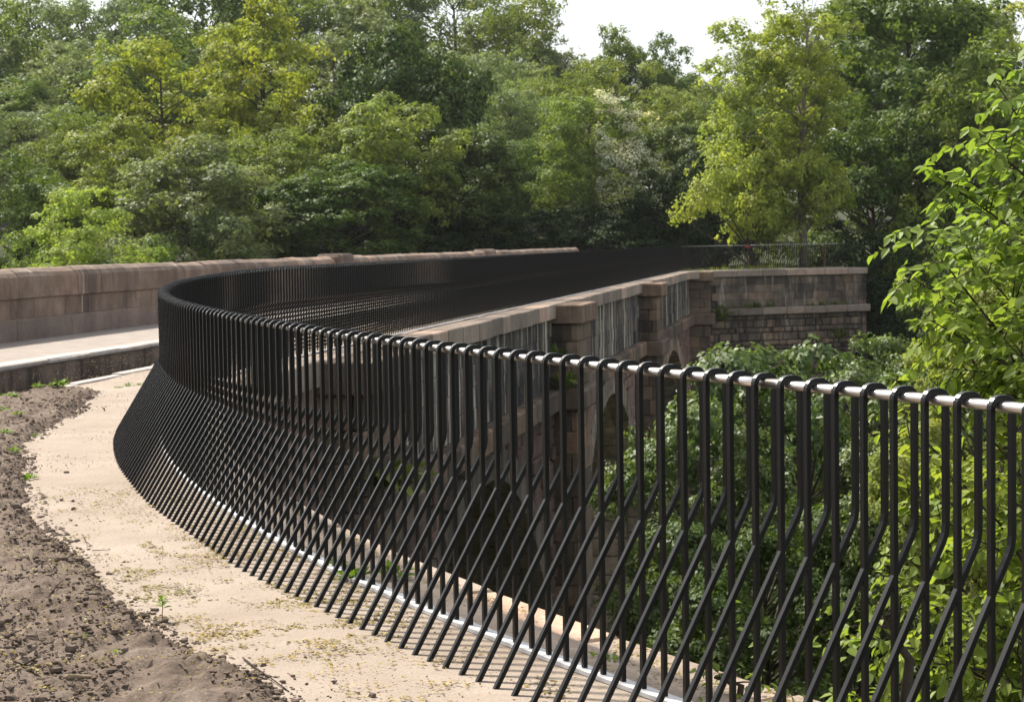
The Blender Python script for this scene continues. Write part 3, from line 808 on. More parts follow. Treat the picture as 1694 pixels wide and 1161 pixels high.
# grit on the gravel
N0 = 16000
kk = rng.integers(10, 190, N0); oo = rng.uniform(0.12, 3.2, N0)
gx = LN[kk, 0] - np.cos(LN[kk, 2])*oo + rng.uniform(-.07, .07, N0); gy = LN[kk, 1] + np.sin(LN[kk, 2])*oo + rng.uniform(-.07, .07, N0)
ok = (pdist(gx, gy, EDGE) < 0) & (gy > 6.2) & (rng.uniform(0, 1, N0) < np.clip((fbm(gx*2, gy*2, 3, 5)-.25)*2.2, .08, 1))
gx, gy = gx[ok][:3800], gy[ok][:3800]
scatter('loose_grit', np.stack([gx, gy, gzv(gx, gy)+.004], -1), rng.uniform(.0018, .0055, len(gx)), plain('grit', (0.36, 0.27, 0.19), .95, 0, .1, 30, .5), 0.2, 0.7, 'small loose stones on the sandy path', 'gravel')
# yellow bud scales fallen in drifts over path and soil
N0 = 230000
bx, by = rng.uniform(-3.6, 1.9, N0), rng.uniform(6.4, 13.5, N0)
pk = fbm(bx*1.1+3, by*1.1, 3, 41); pf = fbm(bx*7, by*7, 3, 57)
# distance from the railing line, inside only
near_pts = LN[10:200, :2]
dd = np.min(np.hypot(bx[:, None]-near_pts[None, ::6, 0], by[:, None]-near_pts[None, ::6, 1]), 1)
kidx = np.argmin(np.hypot(bx[:, None]-near_pts[None, ::6, 0], by[:, None]-near_pts[None, ::6, 1]), 1)*6+10
ox = bx-LN[kidx, 0]; oy = by-LN[kidx, 1]; side = -ox*np.cos(LN[kidx, 2]) + oy*np.sin(LN[kidx, 2])
w = np.clip((pf-0.40)*4.5, 0, 1)*np.clip((pk-0.24)*3, 0.08, 1)*np.clip(1.5-(by-7.0)*0.21, 0.06, 1)
w *= np.where(pdist(bx, by, EDGE) > 0, 0.33, 1.0)
ok = (side > -0.42) & (rng.uniform(0, 1, N0) < w*0.95)
bx, by = bx[ok][:60000], by[ok][:60000]
pd = pdist(bx, by, EDGE); bz = gzv(bx, by) + np.where(pd > -0.1, np.maximum(soil_h(bx, by), 0.004), 0.006) + 0.0045
n = len(bx); a = rng.uniform(0, 2*np.pi, n); ln = rng.uniform(.005, .014, n); wd = ln*rng.uniform(.3, .55, n); ti = rng.uniform(-.5, .5, n)
dx, dy = np.cos(a), np.sin(a); Cc = np.stack([bx, by, bz], -1)
A1 = np.stack([dx*ln, dy*ln, ti*ln*.6], -1); B1 = np.stack([-dy*wd, dx*wd, rng.uniform(-.3, .6, n)*wd], -1)
V = np.stack([Cc-A1, Cc+B1, Cc+A1, Cc-B1], 1)
tag(link('bud_litter', quad_mesh('bud_litter', V), MT['litter']), 'yellow fallen bud scales drifted over the path and soil', 'litter', kind='stuff')

# ------------------------------------------------------------------ trees
def leaf_quads(C, Nrm, size, rng, aspect=0.62, fold=0.25):
    """folded leaf quads at C facing Nrm"""
    n = len(C); Nrm = Nrm/np.linalg.norm(Nrm, axis=1, keepdims=True)
    r = rng.normal(size=(n, 3)); T = r - (r*Nrm).sum(1, keepdims=True)*Nrm; T /= np.linalg.norm(T, axis=1, keepdims=True)
    Bn = np.cross(Nrm, T); s = size[:, None]
    return np.stack([C - T*s*0.5, C + Bn*s*0.5*aspect + Nrm*s*fold*0.5, C + T*s*0.5 - Nrm*s*0.12, C - Bn*s*0.5*aspect + Nrm*s*fold*0.5], 1)

def make_tree(seed, Ht, Rc, z0, n_lobe, lobe_r, n_leaf, leaf, flat=0.7, top=0.55, wild=0.25, shell=0.45, upb=0.6, trunk_r=0.28, lean=0.0, droop=0.0, cone=0.0):
    """mesh data of a tree: total height Ht, crown radius Rc from height z0 up; returns (trunk mesh, crown quads)"""
    g = np.random.default_rng(seed); rd = random.Random(seed)
    Hc = Ht - z0; zc_ = z0 + Hc*0.5
    lob = []
    tries = 0
    while len(lob) < n_lobe and tries < n_lobe*40:
        tries += 1
        v = g.normal(size=3); v /= np.linalg.norm(v); r = g.uniform(0.12, 1)**shell
        p = v*r
        zz = (p[2]+1)/2
        wid = 1 - cone*zz
        q = np.array([p[0]*Rc*wid, p[1]*Rc*wid, zc_ + p[2]*Hc*0.5*0.92])
        q[:2] *= 1 + g.normal()*wild*0.4; q[2] += g.normal()*wild*0.5
        lr = lobe_r*g.uniform(0.6, 1.35)
        if any(np.linalg.norm((q-o[0])/np.array([1, 1, .8])) < 0.5*(lr+o[1]) for o in lob): continue
        lob.append((q, lr))
    # trunk and limbs
    tm = MB(); tx, ty = lean*Rc, g.normal()*0.2
    def tp(u): return Vector((tx*u*u + 0.15*math.sin(u*5+seed), ty*u + 0.12*math.sin(u*4+seed*2), -0.6 + (zc_+Hc*0.22+0.6)*u))
    tm.tube([tp(u/8) for u in range(9)], [trunk_r*(1.25 if u == 0 else 1)*(1-0.82*u/8) for u in range(9)], 7)
    for q, lr in lob:
        hz = max(z0*0.55, q[2] - rd.uniform(0.25, 0.5)*np.hypot(q[0], q[1]) - 0.8); u = min(0.97, (hz+0.6)/(zc_+Hc*0.22+0.6)); s_ = tp(u); e = Vector(q)
        if (e-s_).length < 0.8: continue
        mid = s_.lerp(e, 0.5) + Vector((rd.uniform(-.35, .35), rd.uniform(-.35, .35), rd.uniform(-.1, .5)))*0.6
        rb = trunk_r*(1-0.82*u)*0.5
        tm.tube([s_, s_.lerp(mid, .5), mid, mid.lerp(e, .5)+Vector((rd.uniform(-.2, .2), rd.uniform(-.2, .2), rd.uniform(-.1, .2))), e], [rb, rb*.8, rb*.62, rb*.42, rb*.2], 5, False)
    # leaves: lobes > clusters > leaves
    Ls = np.array([l for _, l in lob]); Ps = np.array([q for q, _ in lob])
    ncl = 16; wgt = Ls**2/np.sum(Ls**2)
    ci = g.choice(len(lob), size=max(60, ncl*len(lob)), p=wgt)
    v = g.normal(size=(len(ci), 3)); v[:, 2] = v[:, 2]*0.9 + 0.25; v /= np.linalg.norm(v, axis=1, keepdims=True)
    rad = Ls[ci]*g.uniform(0.25, 1.0, len(ci))**0.4
    cc = Ps[ci] + v*rad[:, None]*np.array([1, 1, flat]); cr_ = Ls[ci]*g.uniform(0.20, 0.42, len(ci))
    li = g.choice(len(ci), size=n_leaf, p=cr_**2/np.sum(cr_**2))
    w_ = g.normal(size=(n_leaf, 3)); w_ /= np.linalg.norm(w_, axis=1, keepdims=True)
    P = cc[li] + w_*(cr_[li]*g.uniform(0, 1, n_leaf)**0.45)[:, None]*np.array([1.1, 1.1, 0.75])
    P += g.normal(size=P.shape)*leaf*0.25
    if droop: P[:, 2] -= droop*g.uniform(0, 1, n_leaf)**2*cr_[li]
    outw = P - Ps[ci[li]]; outw /= np.linalg.norm(outw, axis=1, keepdims=True)+1e-6
    Nr = outw*0.75 + w_*0.35 + np.array([0, 0, upb*0.8]) + g.normal(size=P.shape)*0.34
    sz = leaf*g.uniform(0.6, 1.35, n_leaf)
    return tm, leaf_quads(P, Nr, sz, g), P

VAR = {}
def variant(key, seeds, **kw):
    out = []
    for s in seeds:
        tm, Q, P = make_tree(s, **kw); out.append((tm.mesh('trunk', True, False), Q, kw['Ht'], kw['Rc']))
    VAR[key] = out
# heights / radii in metres, scaled per tree
variant('dense', (1, 2, 3), Ht=16, Rc=5.2, z0=2.2, n_lobe=62, lobe_r=1.45, n_leaf=30000, leaf=0.27, upb=0.7, shell=0.38)
variant('airy', (4, 5), Ht=17, Rc=5.0, z0=3.0, n_lobe=52, lobe_r=1.2, n_leaf=21000, leaf=0.24, wild=0.6, shell=0.5, upb=0.5)
variant('fine', (6, 7, 8), Ht=17, Rc=4.6, z0=2.0, n_lobe=58, lobe_r=1.35, n_leaf=34000, leaf=0.19, upb=0.4, wild=0.45, flat=0.85, cone=0.25)
variant('slim', (9,), Ht=18, Rc=3.1, z0=1.0, n_lobe=52, lobe_r=0.95, n_leaf=17000, leaf=0.21, wild=0.7, shell=0.55, upb=0.4, flat=0.8)
variant('canopy', (21, 22), Ht=15, Rc=3.6, z0=4.0, n_lobe=90, lobe_r=0.72, n_leaf=52000, leaf=0.145, upb=0.8, shell=0.3, flat=0.6, wild=0.2)
variant('dome', (31, 32), Ht=13, Rc=5.4, z0=1.5, n_lobe=95, lobe_r=1.15, n_leaf=36000, leaf=0.25, upb=0.8, shell=0.16, flat=0.62, wild=0.12)
variant('bush', (10, 11), Ht=6, Rc=3.2, z0=0.3, n_lobe=26, lobe_r=1.0, n_leaf=11000, leaf=0.17, wild=0.4, trunk_r=0.12)
MESHC = {}
def crown_mesh(key, vi):
    k = (key, vi)
    if k not in MESHC:
        me = quad_mesh('crown', VAR[key][vi][1]); me.materials.append(MT['leaf_mid']); MESHC[k] = me
    return MESHC[k]
def set_mat(o, m): o.material_slots[0].link = 'OBJECT'; o.material_slots[0].material = m
def tree(name, label, cat, px, py, wpx, D, key, vi, mat, bark='bark', group=None, rz=None, zbase=None, zs=1.3):
    """tree whose top stands at (px, py) of the frame at distance D, wpx wide there"""
    top = at(px, py, D); zb0 = terr1(top.x, top.y) if zbase is None else zbase
    vi %= len(VAR[key]); tr, Q, Ht, Rc = VAR[key][vi]
    sz = (top.z - zb0)/Ht; sxy = wpx*D/FPX/2/Rc/1.08; sc = min(sz, sxy*zs)
    t = empty(name, (top.x, top.y, zb0), random.uniform(0, 6.28) if rz is None else rz)
    tag(t, label, cat, group)
    if len(tr.materials) == 0: tr.materials.append(MT['bark'])
    a = link('trunk', tr, None, t); b = link('crown', crown_mesh(key, vi), None, t)
    set_mat(a, MT[bark]); set_mat(b, MT[mat])
    a.scale = (sxy, sxy, sz); b.scale = (sxy, sxy, sc); b.location = (0, 0, Ht*(sz-sc))
    return t

SKY = 'trees on the far hillside'
# back rows on the hill (only their place tells them apart)
hill = [(55, -60, 300, 185, 'fine', 0, 'leaf_dark'), (190, -50, 280, 178, 'fine', 1, 'leaf_grey'), (330, -110, 320, 190, 'dense', 0, 'leaf_dark'), (470, -120, 320, 190, 'fine', 2, 'leaf_mid'),
        (610, -120, 320, 185, 'fine', 0, 'leaf_mid'), (745, -110, 300, 188, 'fine', 1, 'leaf_grey'), (845, -50, 230, 180, 'fine', 2, 'leaf_mid'), (925, 30, 190, 178, 'fine', 0, 'leaf_grey'),
        (1000, 38, 170, 180, 'airy', 0, 'leaf_mid'), (1078, 48, 150, 182, 'dense', 1, 'leaf_dark'), (1130, 84, 150, 184, 'fine', 1, 'leaf_mid'), (1190, 112, 170, 186, 'fine', 2, 'leaf_grey'),
        (1290, 20, 260, 190, 'fine', 0, 'leaf_mid'), (1420, -30, 300, 185, 'dense', 2, 'leaf_mid'), (1560, -40, 300, 180, 'fine', 1, 'leaf_grey'), (1680, -30, 280, 182, 'airy', 1, 'leaf_yellow'),
        (-60, -30, 260, 175, 'dense', 1, 'leaf_mid'),
        (110, 40, 300, 160, 'fine', 2, 'leaf_grey'), (255, 10, 300, 158, 'dense', 0, 'leaf_mid'), (560, -10, 280, 160, 'airy', 0, 'leaf_grey'), (800, 30, 240, 158, 'fine', 0, 'leaf_grey'),
        (905, 90, 240, 150, 'fine', 1, 'leaf_mid'), (1010, 72, 210, 155, 'airy', 1, 'leaf_olive'), (1115, 120, 210, 150, 'fine', 2, 'leaf_olive'), (1200, 160, 200, 148, 'dense', 1, 'leaf_mid'),
        (20, 130, 260, 150, 'dense', 2, 'leaf_dark')]
hill_labels = ['dark green hillside tree behind the pale willow',
    'grey green hillside tree above the mid green ash',
    'dark broad hillside tree behind the spreading maple',
    'mid green hillside tree behind the domed maple',
    'mid green hillside tree rising over the round dark sycamore',
    'grey green hillside tree beside the round dark sycamore top',
    'mid green hillside tree at the edge of the open sky',
    'grey green tree on the skyline beside the open sky',
    'airy mid green tree on the skyline under the open sky',
    'small dark dense tree standing up on the skyline',
    'mid green skyline tree sloping down from the small dark one',
    'grey green tree at the lowest dip of the skyline',
    'mid green hillside tree behind the slim pale trunk',
    'mid green tree between the huge sycamore and the slim tree',
    'grey green tree behind the huge sycamore crown',
    'yellow green tree peeping out past the huge sycamore',
    'mid green dense hillside tree next to the dark one behind the willow',
    'grey green lower hillside tree above the willow',
    'mid green lower hillside tree just behind the spreading maple',
    'grey green airy tree between the domed maple and the round sycamore',
    'grey green lower hillside tree above the grey ash',
    'mid green lower hillside tree above the hawthorn',
    'olive green airy hillside tree behind the hawthorn blossom',
    'olive green lower hillside tree above the dark elm',
    'mid green lower hillside tree behind the leaning yellow tree',
    'dark dense lower hillside tree behind the pale willow']
for (px, py, w, D, key, vi, mt), lb in zip(hill, hill_labels):
    tree('hillside_tree', lb, 'tree', px, py, w, D, key, vi, mt, group=SKY)
# trees that can be told apart
T = tree
T('maple_tree', 'tall yellow green maple with a domed crown above the parapet', 'tree', 425, -22, 300, 112, 'airy', 0, 'leaf_yellow', rz=0.3)
T('maple_tree', 'spreading yellow green maple with bare dark limbs showing through', 'tree', 270, 30, 300, 108, 'airy', 1, 'leaf_yellow', rz=2.0)
T('maple_tree', 'low yellow green crown tucked below the spreading maple', 'tree', 215, 185, 250, 100, 'airy', 0, 'leaf_olive', rz=1.1)
T('sycamore_tree', 'round topped deep green sycamore with a sunlit dome', 'tree', 664, 34, 275, 113, 'dome', 0, 'leaf_deep', rz=0.4)
T('sycamore_tree', 'light green sycamore standing in front of the round dark one', 'tree', 640, 146, 240, 103, 'dense', 1, 'leaf_fresh', rz=2.2, zs=1.0)
T('sycamore_tree', 'shadowed dark sycamore beside the light green one', 'tree', 735, 205, 260, 107, 'dome', 1, 'leaf_deep', rz=1.0)
T('sycamore_tree', 'low green sycamore skirt just over the parapet pier', 'tree', 570, 260, 290, 99, 'dome', 0, 'leaf_dark', rz=4.0)
T('whitebeam_tree', 'grey green whitebeam with pale clumped leaves behind the parapet', 'tree', 320, 228, 330, 94, 'dense', 2, 'leaf_grey', rz=0.9)
T('elder_bush', 'small bright yellow green elder rising just over the parapet', 'bush', 135, 285, 250, 72, 'airy', 1, 'leaf_lime', rz=0.2, zs=0.8)
T('willow_tree', 'pale willow at the edge of the wood above the parapet', 'tree', 30, 150, 230, 120, 'fine', 1, 'leaf_grey')
T('thorn_tree', 'dark olive thorn beside the yellow green elder', 'tree', 25, 245, 230, 96, 'dense', 1, 'leaf_dark')
T('ash_tree', 'mid green ash between the willow and the spreading maple', 'tree', 130, 150, 220, 116, 'fine', 2, 'leaf_mid')
T('ash_tree', 'fine leaved ash filling the gap beneath the domed maple', 'tree', 450, 170, 260, 104, 'fine', 0, 'leaf_olive')
T('ash_tree', 'grey green ash left of the blossoming hawthorn', 'tree', 845, 95, 240, 135, 'fine', 0, 'leaf_grey')
T('ash_tree', 'shaded ash trunk and crown beside the hawthorn over the dark bank', 'tree', 850, 210, 220, 118, 'fine', 2, 'leaf_dark')
haw = T('hawthorn_tree', 'hawthorn with white blossom down one side of its crown', 'tree', 975, 122, 225, 112, 'fine', 1, 'leaf_mid', rz=0)
T('elm_tree', 'dark elm shading the bank beyond the hawthorn', 'tree', 1120, 205, 220, 122, 'dome', 1, 'leaf_deep')
T('elm_tree', 'dark elm behind the slim yellow green tree', 'tree', 1195, 240, 210, 118, 'dome', 0, 'leaf_deep')
slim = T('poplar_tree', 'slim yellow green tree on the wing wall bank with pale straight trunk', 'tree', 1325, -90, 200, 100, 'slim', 0, 'leaf_lime', 'bark_pale', rz=0.5, zbase=0.05)
T('poplar_tree', 'leafy yellow green tree leaning out over the far railing', 'tree', 1245, 15, 220, 101, 'slim', 0, 'leaf_lime', 'bark_pale', rz=3.4, zbase=0.05)
T('lime_tree', 'bushy bright lime tree behind the far railing', 'tree', 1245, 190, 235, 98.5, 'bush', 0, 'leaf_lime', rz=1.2, zbase=0.05)
T('sycamore_tree', 'huge dark green sycamore towering behind the wing wall', 'tree', 1500, -60, 400, 112, 'dense', 2, 'leaf_dark', rz=0.2)
T('sycamore_tree', 'shorter green sycamore in front of the huge one', 'tree', 1440, 150, 260, 106, 'dense', 1, 'leaf_dark', rz=2.9)
T('sycamore_tree', 'green sycamore at the skirt of the huge one above the valley', 'tree', 1620, 60, 280, 104, 'dense', 0, 'leaf_mid', rz=5.0)
T('alder_tree', 'dark alder in the valley past the wing wall corner', 'tree', 1510, 330, 240, 100, 'fine', 0, 'leaf_dark')
T('alder_tree', 'dark alder on the valley side behind the bright leafy branches', 'tree', 1650, 330, 260, 90, 'dense', 1, 'leaf_dark')
T('sycamore_sapling', 'dense sycamore crown in the valley seen over the handrail', 'tree', 1345, 500, 660, 36, 'canopy', 0, 'leaf_valley', rz=0.6)
T('sycamore_sapling', 'lower sycamore crown beside the aqueduct pier seen through the bars', 'tree', 1160, 610, 360, 33, 'canopy', 1, 'leaf_valley', rz=1.6)
T('sycamore_sapling', 'shaded sycamore crown deep below the railing', 'tree', 1270, 790, 480, 27, 'canopy', 0, 'leaf_deep', rz=2.9)  # darker leaf colour here stands in for the deep valley shade
T('sycamore_sapling', 'green sycamore rising from the valley under the bright branches', 'tree', 1590, 540, 460, 26, 'canopy', 1, 'leaf_valley', rz=3.3)
T('sycamore_sapling', 'flat topped sycamore crown beside the wing wall corner', 'tree', 1450, 522, 320, 40, 'canopy', 0, 'leaf_valley', rz=4.4)
T('hazel_bush', 'pale yellow green hazel bush on the slope behind the bright branches', 'bush', 1660, 350, 460, 21, 'canopy', 1, 'leaf_olive', rz=0.5)
# undergrowth along the foot of the far wood
bush_spots = ['under the low sycamore skirt',
    'under the light green sycamore',
    'under the shadowed sycamore',
    'under the shaded ash',
    'at the foot of the grey ash',
    'at the foot of the hawthorn',
    'between the hawthorn and the dark elm',
    'below the dark elm',
    'below the elm behind the slim tree',
    'behind the row, against the elm trunk',
    'behind the row, past the hawthorn',
    'past the wing wall corner, upper',
    'below the wing wall coping on the valley side',
    'against the wing wall corner',
    'behind the timber post',
    'behind the far end of the railing',
    'in the valley behind the bright branches',
    'under the fine leaved ash',
    'in front of the whitebeam',
    'between the whitebeam and the elder',
    'beside the elder under the thorn']
for i, (px, py, w, D, mt) in enumerate([(520, 362, 170, 103, 'leaf_shade'), (620, 366, 180, 103, 'leaf_shade'), (720, 360, 180, 104, 'leaf_shade'), (810, 350, 180, 105, 'leaf_shade'), (885, 352, 150, 106, 'leaf_shade'), (960, 335, 200, 107, 'leaf_shade'),
        (1040, 325, 200, 108, 'leaf_shade'), (1110, 315, 200, 109, 'leaf_shade'), (1175, 330, 170, 108, 'leaf_shade'), (1150, 250, 160, 116, 'leaf_shade'), (1070, 270, 180, 115, 'leaf_shade'), (1475, 410, 130, 98, 'leaf_shade'), (1490, 500, 150, 96, 'leaf_shade'), (1455, 470, 110, 97.5, 'leaf_shade'),
        (1380, 360, 150, 105, 'leaf_shade'), (1450, 375, 160, 101, 'leaf_shade'), (1530, 470, 200, 92, 'leaf_shade'), (440, 368, 180, 100, 'leaf_dark'), (330, 385, 180, 92, 'leaf_dark'), (230, 392, 190, 86, 'leaf_dark'), (20, 380, 180, 80, 'leaf_mid')]):
    T('undergrowth_bush', ('blackish shade-coloured' if mt == 'leaf_shade' else 'dark' if mt == 'leaf_dark' else 'mid green') + ' undergrowth bush ' + bush_spots[i], 'bush', px, py, w, D, 'bush', i, mt, group='undergrowth at the wood edge')  # blackish bushes carry the wood's shade in their leaf colour

# white blossom on the hawthorn's flank
Q = VAR['fine'][1][1]; cen = Q.mean(1)
side = (cen[:, 0] > 0.2) & (cen[:, 1] < 2.0) & (cen[:, 2] > 5.0) & (np.hypot(cen[:, 0], cen[:, 1]) > 1.6)
nz = vnoise(cen[:, 0]*1.3+cen[:, 1], cen[:, 2]*1.3, 9); side &= nz > 0.38
BQ = Q[side]; off_ = BQ.mean(1, keepdims=True); d_ = off_ - np.array([0, 0, 10.0]); d_ /= np.linalg.norm(d_, axis=2, keepdims=True)
BQ = BQ + d_*0.35 + np.array([0, 0, 0.15])
bl = link('blossom', quad_mesh('blossom', BQ), MT['blossom'], haw); _hc = [c for c in haw.children if c.name.startswith('crown')][0]; bl.scale = _hc.scale; bl.location = _hc.location

# near branches with separate leaves at the frame's edge
def leaf_shape(C, T, N, size):
    """six-sided folded leaves: (n, 6, 3)"""
    T = T/np.linalg.norm(T, axis=1, keepdims=True); N = N - (N*T).sum(1, keepdims=True)*T; N /= np.linalg.norm(N, axis=1, keepdims=True)+1e-9
    B = np.cross(N, T); s = size[:, None]
    def p(u, v, w): return C + T*s*u + B*s*v + N*s*w
    h = [p(0, 0, 0), p(.26, .31, .07), p(.60, .29, .04), p(1, 0, -.12)]
    l = np.stack([h[0], h[1], h[2], h[3], p(.55, 0, -.03)], 1); r = np.stack([h[0], p(.55, 0, -.03), h[3], p(.60, -.29, .04), p(.26, -.31, .07)], 1)
    return np.concatenate([l, r], 0)
def near_branches(name, label, base, tips, seed, leaf=0.075, twigs=9, per=9, mat='leaf_bright', r0_=0.035, group=None):
    g = np.random.default_rng(seed); rd = random.Random(seed); t = empty(name, base); tag(t, label, 'tree', group)
    wood = MB(); C, Tn, Nn, S = [], [], [], []; base = Vector(base)
    trunk_top = Vector((0, 0, max(tp_[2] for tp_ in tips)*0.75 - base.z*0.75))
    wood.tube([Vector((0, 0, -0.3)), Vector((.05, .03, trunk_top.z*.35)), Vector((-.04, .05, trunk_top.z*.7)), trunk_top], [r0_*2, r0_*1.6, r0_*1.2, r0_*.5], 7)
    for tp_ in tips:
        e = Vector(tp_) - base; u = rd.uniform(.45, .9); s = Vector((0, 0, min(trunk_top.z*u, max(e.z-0.3, 0.2)))); L = (e-s).length
        mid = s.lerp(e, .5) + Vector((rd.uniform(-.1, .1), rd.uniform(-.1, .1), 0.12*L))
        pts = [s, s.lerp(mid, .5)+Vector((0, 0, .03*L)), mid, mid.lerp(e, .55)+Vector((0, 0, .04*L)), e]
        wood.tube(pts, [r0_*.5, r0_*.42, r0_*.3, r0_*.2, r0_*.08], 5, False)
        for k in range(twigs):
            u = (k+rd.random())/twigs; u = 0.25+0.75*u; fi = u*4; i = min(int(fi), 3); p = pts[i].lerp(pts[i+1], fi-i)
            dr = (pts[i+1]-pts[i]).normalized(); sd_ = Vector((rd.gauss(0, 1), rd.gauss(0, 1), rd.gauss(0, .7))); sd_ = (sd_ - dr*sd_.dot(dr)).normalized()
            ln_ = rd.uniform(.16, .42)*(1.25-u*.6); td = (dr*.6 + sd_).normalized(); q = p + td*ln_ + Vector((0, 0, -.25*ln_))
            tw = [p, p.lerp(q, .5)+Vector((0, 0, .05*ln_)), q]; wood.tube(tw, [r0_*.11, r0_*.08, r0_*.04], 4, False)
            for m_ in range(per):
                v = (m_+.6)/per; c = (tw[0].lerp(tw[1], v*2) if v < .5 else tw[1].lerp(tw[2], v*2-1)); si = 1 if m_ % 2 else -1
                sv_ = td.cross(Vector((0, 0, 1))).normalized()*si
                d_ = (sv_*0.8 + td*0.55 + Vector((rd.gauss(0, .25), rd.gauss(0, .25), rd.gauss(-.55, .35)))).normalized()
                C.append(c); Tn.append(d_); Nn.append(Vector((rd.gauss(0, .45), rd.gauss(0, .45), 1))); S.append(leaf*rd.uniform(.6, 1.25))
    wood.build('branches', MT['bark'], t, True, False)
    V = leaf_shape(np.array(C), np.array(Tn), np.array(Nn), np.array(S)); link('leaves', quad_mesh('leaves', V, 5), MT[mat], t)
    return t
def P3(px, py, D): return tuple(at(px, py, D))
tips = [P3(1640, 125, 9.0), P3(1600, 210, 8.8), P3(1550, 292, 9.0), P3(1515, 375, 9.2), P3(1500, 455, 9.4), P3(1540, 530, 9.0), P3(1590, 330, 9.6), P3(1660, 260, 9.3), P3(1690, 180, 9.0),
        P3(1620, 440, 9.0), P3(1690, 400, 8.6), P3(1570, 610, 9.3), P3(1660, 560, 8.8), P3(1740, 300, 8.8), P3(1720, 520, 9.0), P3(1530, 480, 9.8), P3(1580, 420, 9.9), P3(1640, 640, 9.2), P3(1700, 90, 9.4), P3(1760, 150, 9.2)]
near_branches('hazel_tree', 'bright green hazel branches with hanging leaves beside the railing end', (4.0, 9.6, terr1(4.0, 9.6)), tips, 3, 0.07, 38, 10)
tips = [P3(1500, 720, 8.6), P3(1560, 760, 8.9), P3(1620, 700, 9.2), P3(1680, 780, 8.6), P3(1500, 840, 9.3), P3(1590, 880, 8.8), P3(1660, 900, 9.0), P3(1460, 960, 8.9), P3(1540, 1000, 8.6), P3(1630, 1010, 8.8), P3(1690, 1000, 9.2),
        P3(1420, 1060, 9.0), P3(1500, 1090, 8.6), P3(1580, 1110, 9.0), P3(1660, 1120, 8.7), P3(1730, 850, 9.0), P3(1400, 1140, 9.2), P3(1740, 1080, 9.0), P3(1470, 660, 9.9), P3(1650, 820, 9.6)]
near_branches('hazel_tree', 'leafy hazel growing up outside the railing, seen between its bars', (3.6, 9.3, terr1(3.6, 9.3)), tips, 8, 0.07, 30, 10)
tips = [P3(1475, 935, 6.9), P3(1440, 985, 6.95), P3(1510, 965, 6.85), P3(1490, 1010, 6.8), P3(1460, 1060, 6.9)]
near_branches('vine_sapling', 'young pale green sapling climbing just outside the railing', tuple(at(1485, 1150, 6.9)), tips, 12, 0.05, 5, 5, r0_=0.012)
tips = [P3(1180, 1095, 6.9), P3(1215, 1110, 6.85), P3(1240, 1120, 6.8)]
near_branches('bramble', 'small bramble sprig growing over the coping edge', (at(1205, 1150, 6.85).x, at(1205, 1150, 6.85).y, at(1205, 1150, 6.85).z), tips, 14, 0.04, 4, 5, 'leaf_mid', r0_=0.008)

# ------------------------------------------------------------------ weeds, seedlings, twigs
def weed(name, label, p, h_, n, spread, seed, mat='leaf_weed', blade=False, group=None, wide=0.38):
    g = np.random.default_rng(seed); a = g.uniform(0, 2*np.pi, n); el = g.uniform(.35, 1.35, n); L = h_*g.uniform(.5, 1.1, n)
    r0w = g.uniform(0, spread*.35, n); C = np.stack([np.cos(a)*r0w, np.sin(a)*r0w, np.full(n, -0.005)], -1)
    if not blade: C[:, 2] += g.uniform(0, .45, n)*h_
    Td = np.stack([np.cos(a)*np.cos(el), np.sin(a)*np.cos(el), np.sin(el)], -1)*np.array([spread/h_*1.2, spread/h_*1.2, 1]); Td /= np.linalg.norm(Td, axis=1, keepdims=True)
    Nn = np.array([0, 0, 1.0]) - Td*Td[:, 2:3]; Bn = np.cross(Td, Nn); Bn /= np.linalg.norm(Bn, axis=1, keepdims=True)+1e-9
    w_ = (L*(0.07 if blade else wide))[:, None]; L = L[:, None]
    tip = C + Td*L + np.array([0, 0, -1])*L*g.uniform(.1, .4, (n, 1))
    V = np.stack([C, C+Td*L*.5+Bn*w_*.5+Nn*L*.06, tip, C+Td*L*.5-Bn*w_*.5+Nn*L*.06], 1)
    o = link(name, quad_mesh(name, V), MT[mat], None, p); tag(o, label, 'plant' if not blade else 'grass', group); return o
wl_ = [((100, 650), .10, 60, .17), ((64, 653), .07, 40, .14), ((14, 664), .09, 60, .2), ((195, 643), .05, 22, .09), ((213, 640), .06, 26, .1), ((233, 638), .05, 20, .09), ((30, 698), .06, 22, .08), ((10, 727), .07, 26, .1), ((22, 757), .06, 20, .09),
       ((48, 795), .07, 22, .09), ((8, 690), .06, 24, .1), ((145, 1070), .025, 14, .05), ((190, 1100), .03, 12, .05), ((60, 722), .05, 14, .07), ((585, 962), .10, 46, .12), ((560, 942), .07, 30, .09), ((655, 960), .10, 30, .12), ((1010, 1096), .05, 20, .07), ((985, 1088), .04, 14, .06)]
for i, (pp, h_, n_, s_) in enumerate(wl_):
    q = ground_at(*pp); zz = q.z + (max(float(soil_h(np.array([q.x]), np.array([q.y]))[0]), 0) if i < 14 and i not in (3, 4, 5) else 0.002)
    if i in (3, 4, 5): lb, gp = 'tiny green weed tuft on the open gravel by the canal', 'weed tufts on gravel'
    elif i < 14: lb, gp = 'small green weed rooted in the bare soil bed', 'weeds in the soil bed'
    else: lb, gp = 'green weed pushing up beside the galvanised base plate', 'weeds along the base plate'
    weed('weed', lb, (q.x, q.y, zz), h_, n_, s_, 100+i, group=gp)
q = ground_at(268, 1028); sdl = empty('seedling', (q.x, q.y, q.z+0.03)); tag(sdl, 'single leafy seedling on a reddish stem at the soil edge', 'plant')
m = MB(); m.tube([(0, 0, -.02), (.004, 0, .03), (.002, .003, .075)], [.0025, .002, .0012], 5); m.build('stem', plain('red_stem', (0.16, 0.06, 0.03), .7), sdl)
C = []; Tn = []
for k in range(11):
    a = k*2.4; C.append((.003, .001, .03+.0045*k)); Tn.append((math.cos(a), math.sin(a), .25+.06*k))
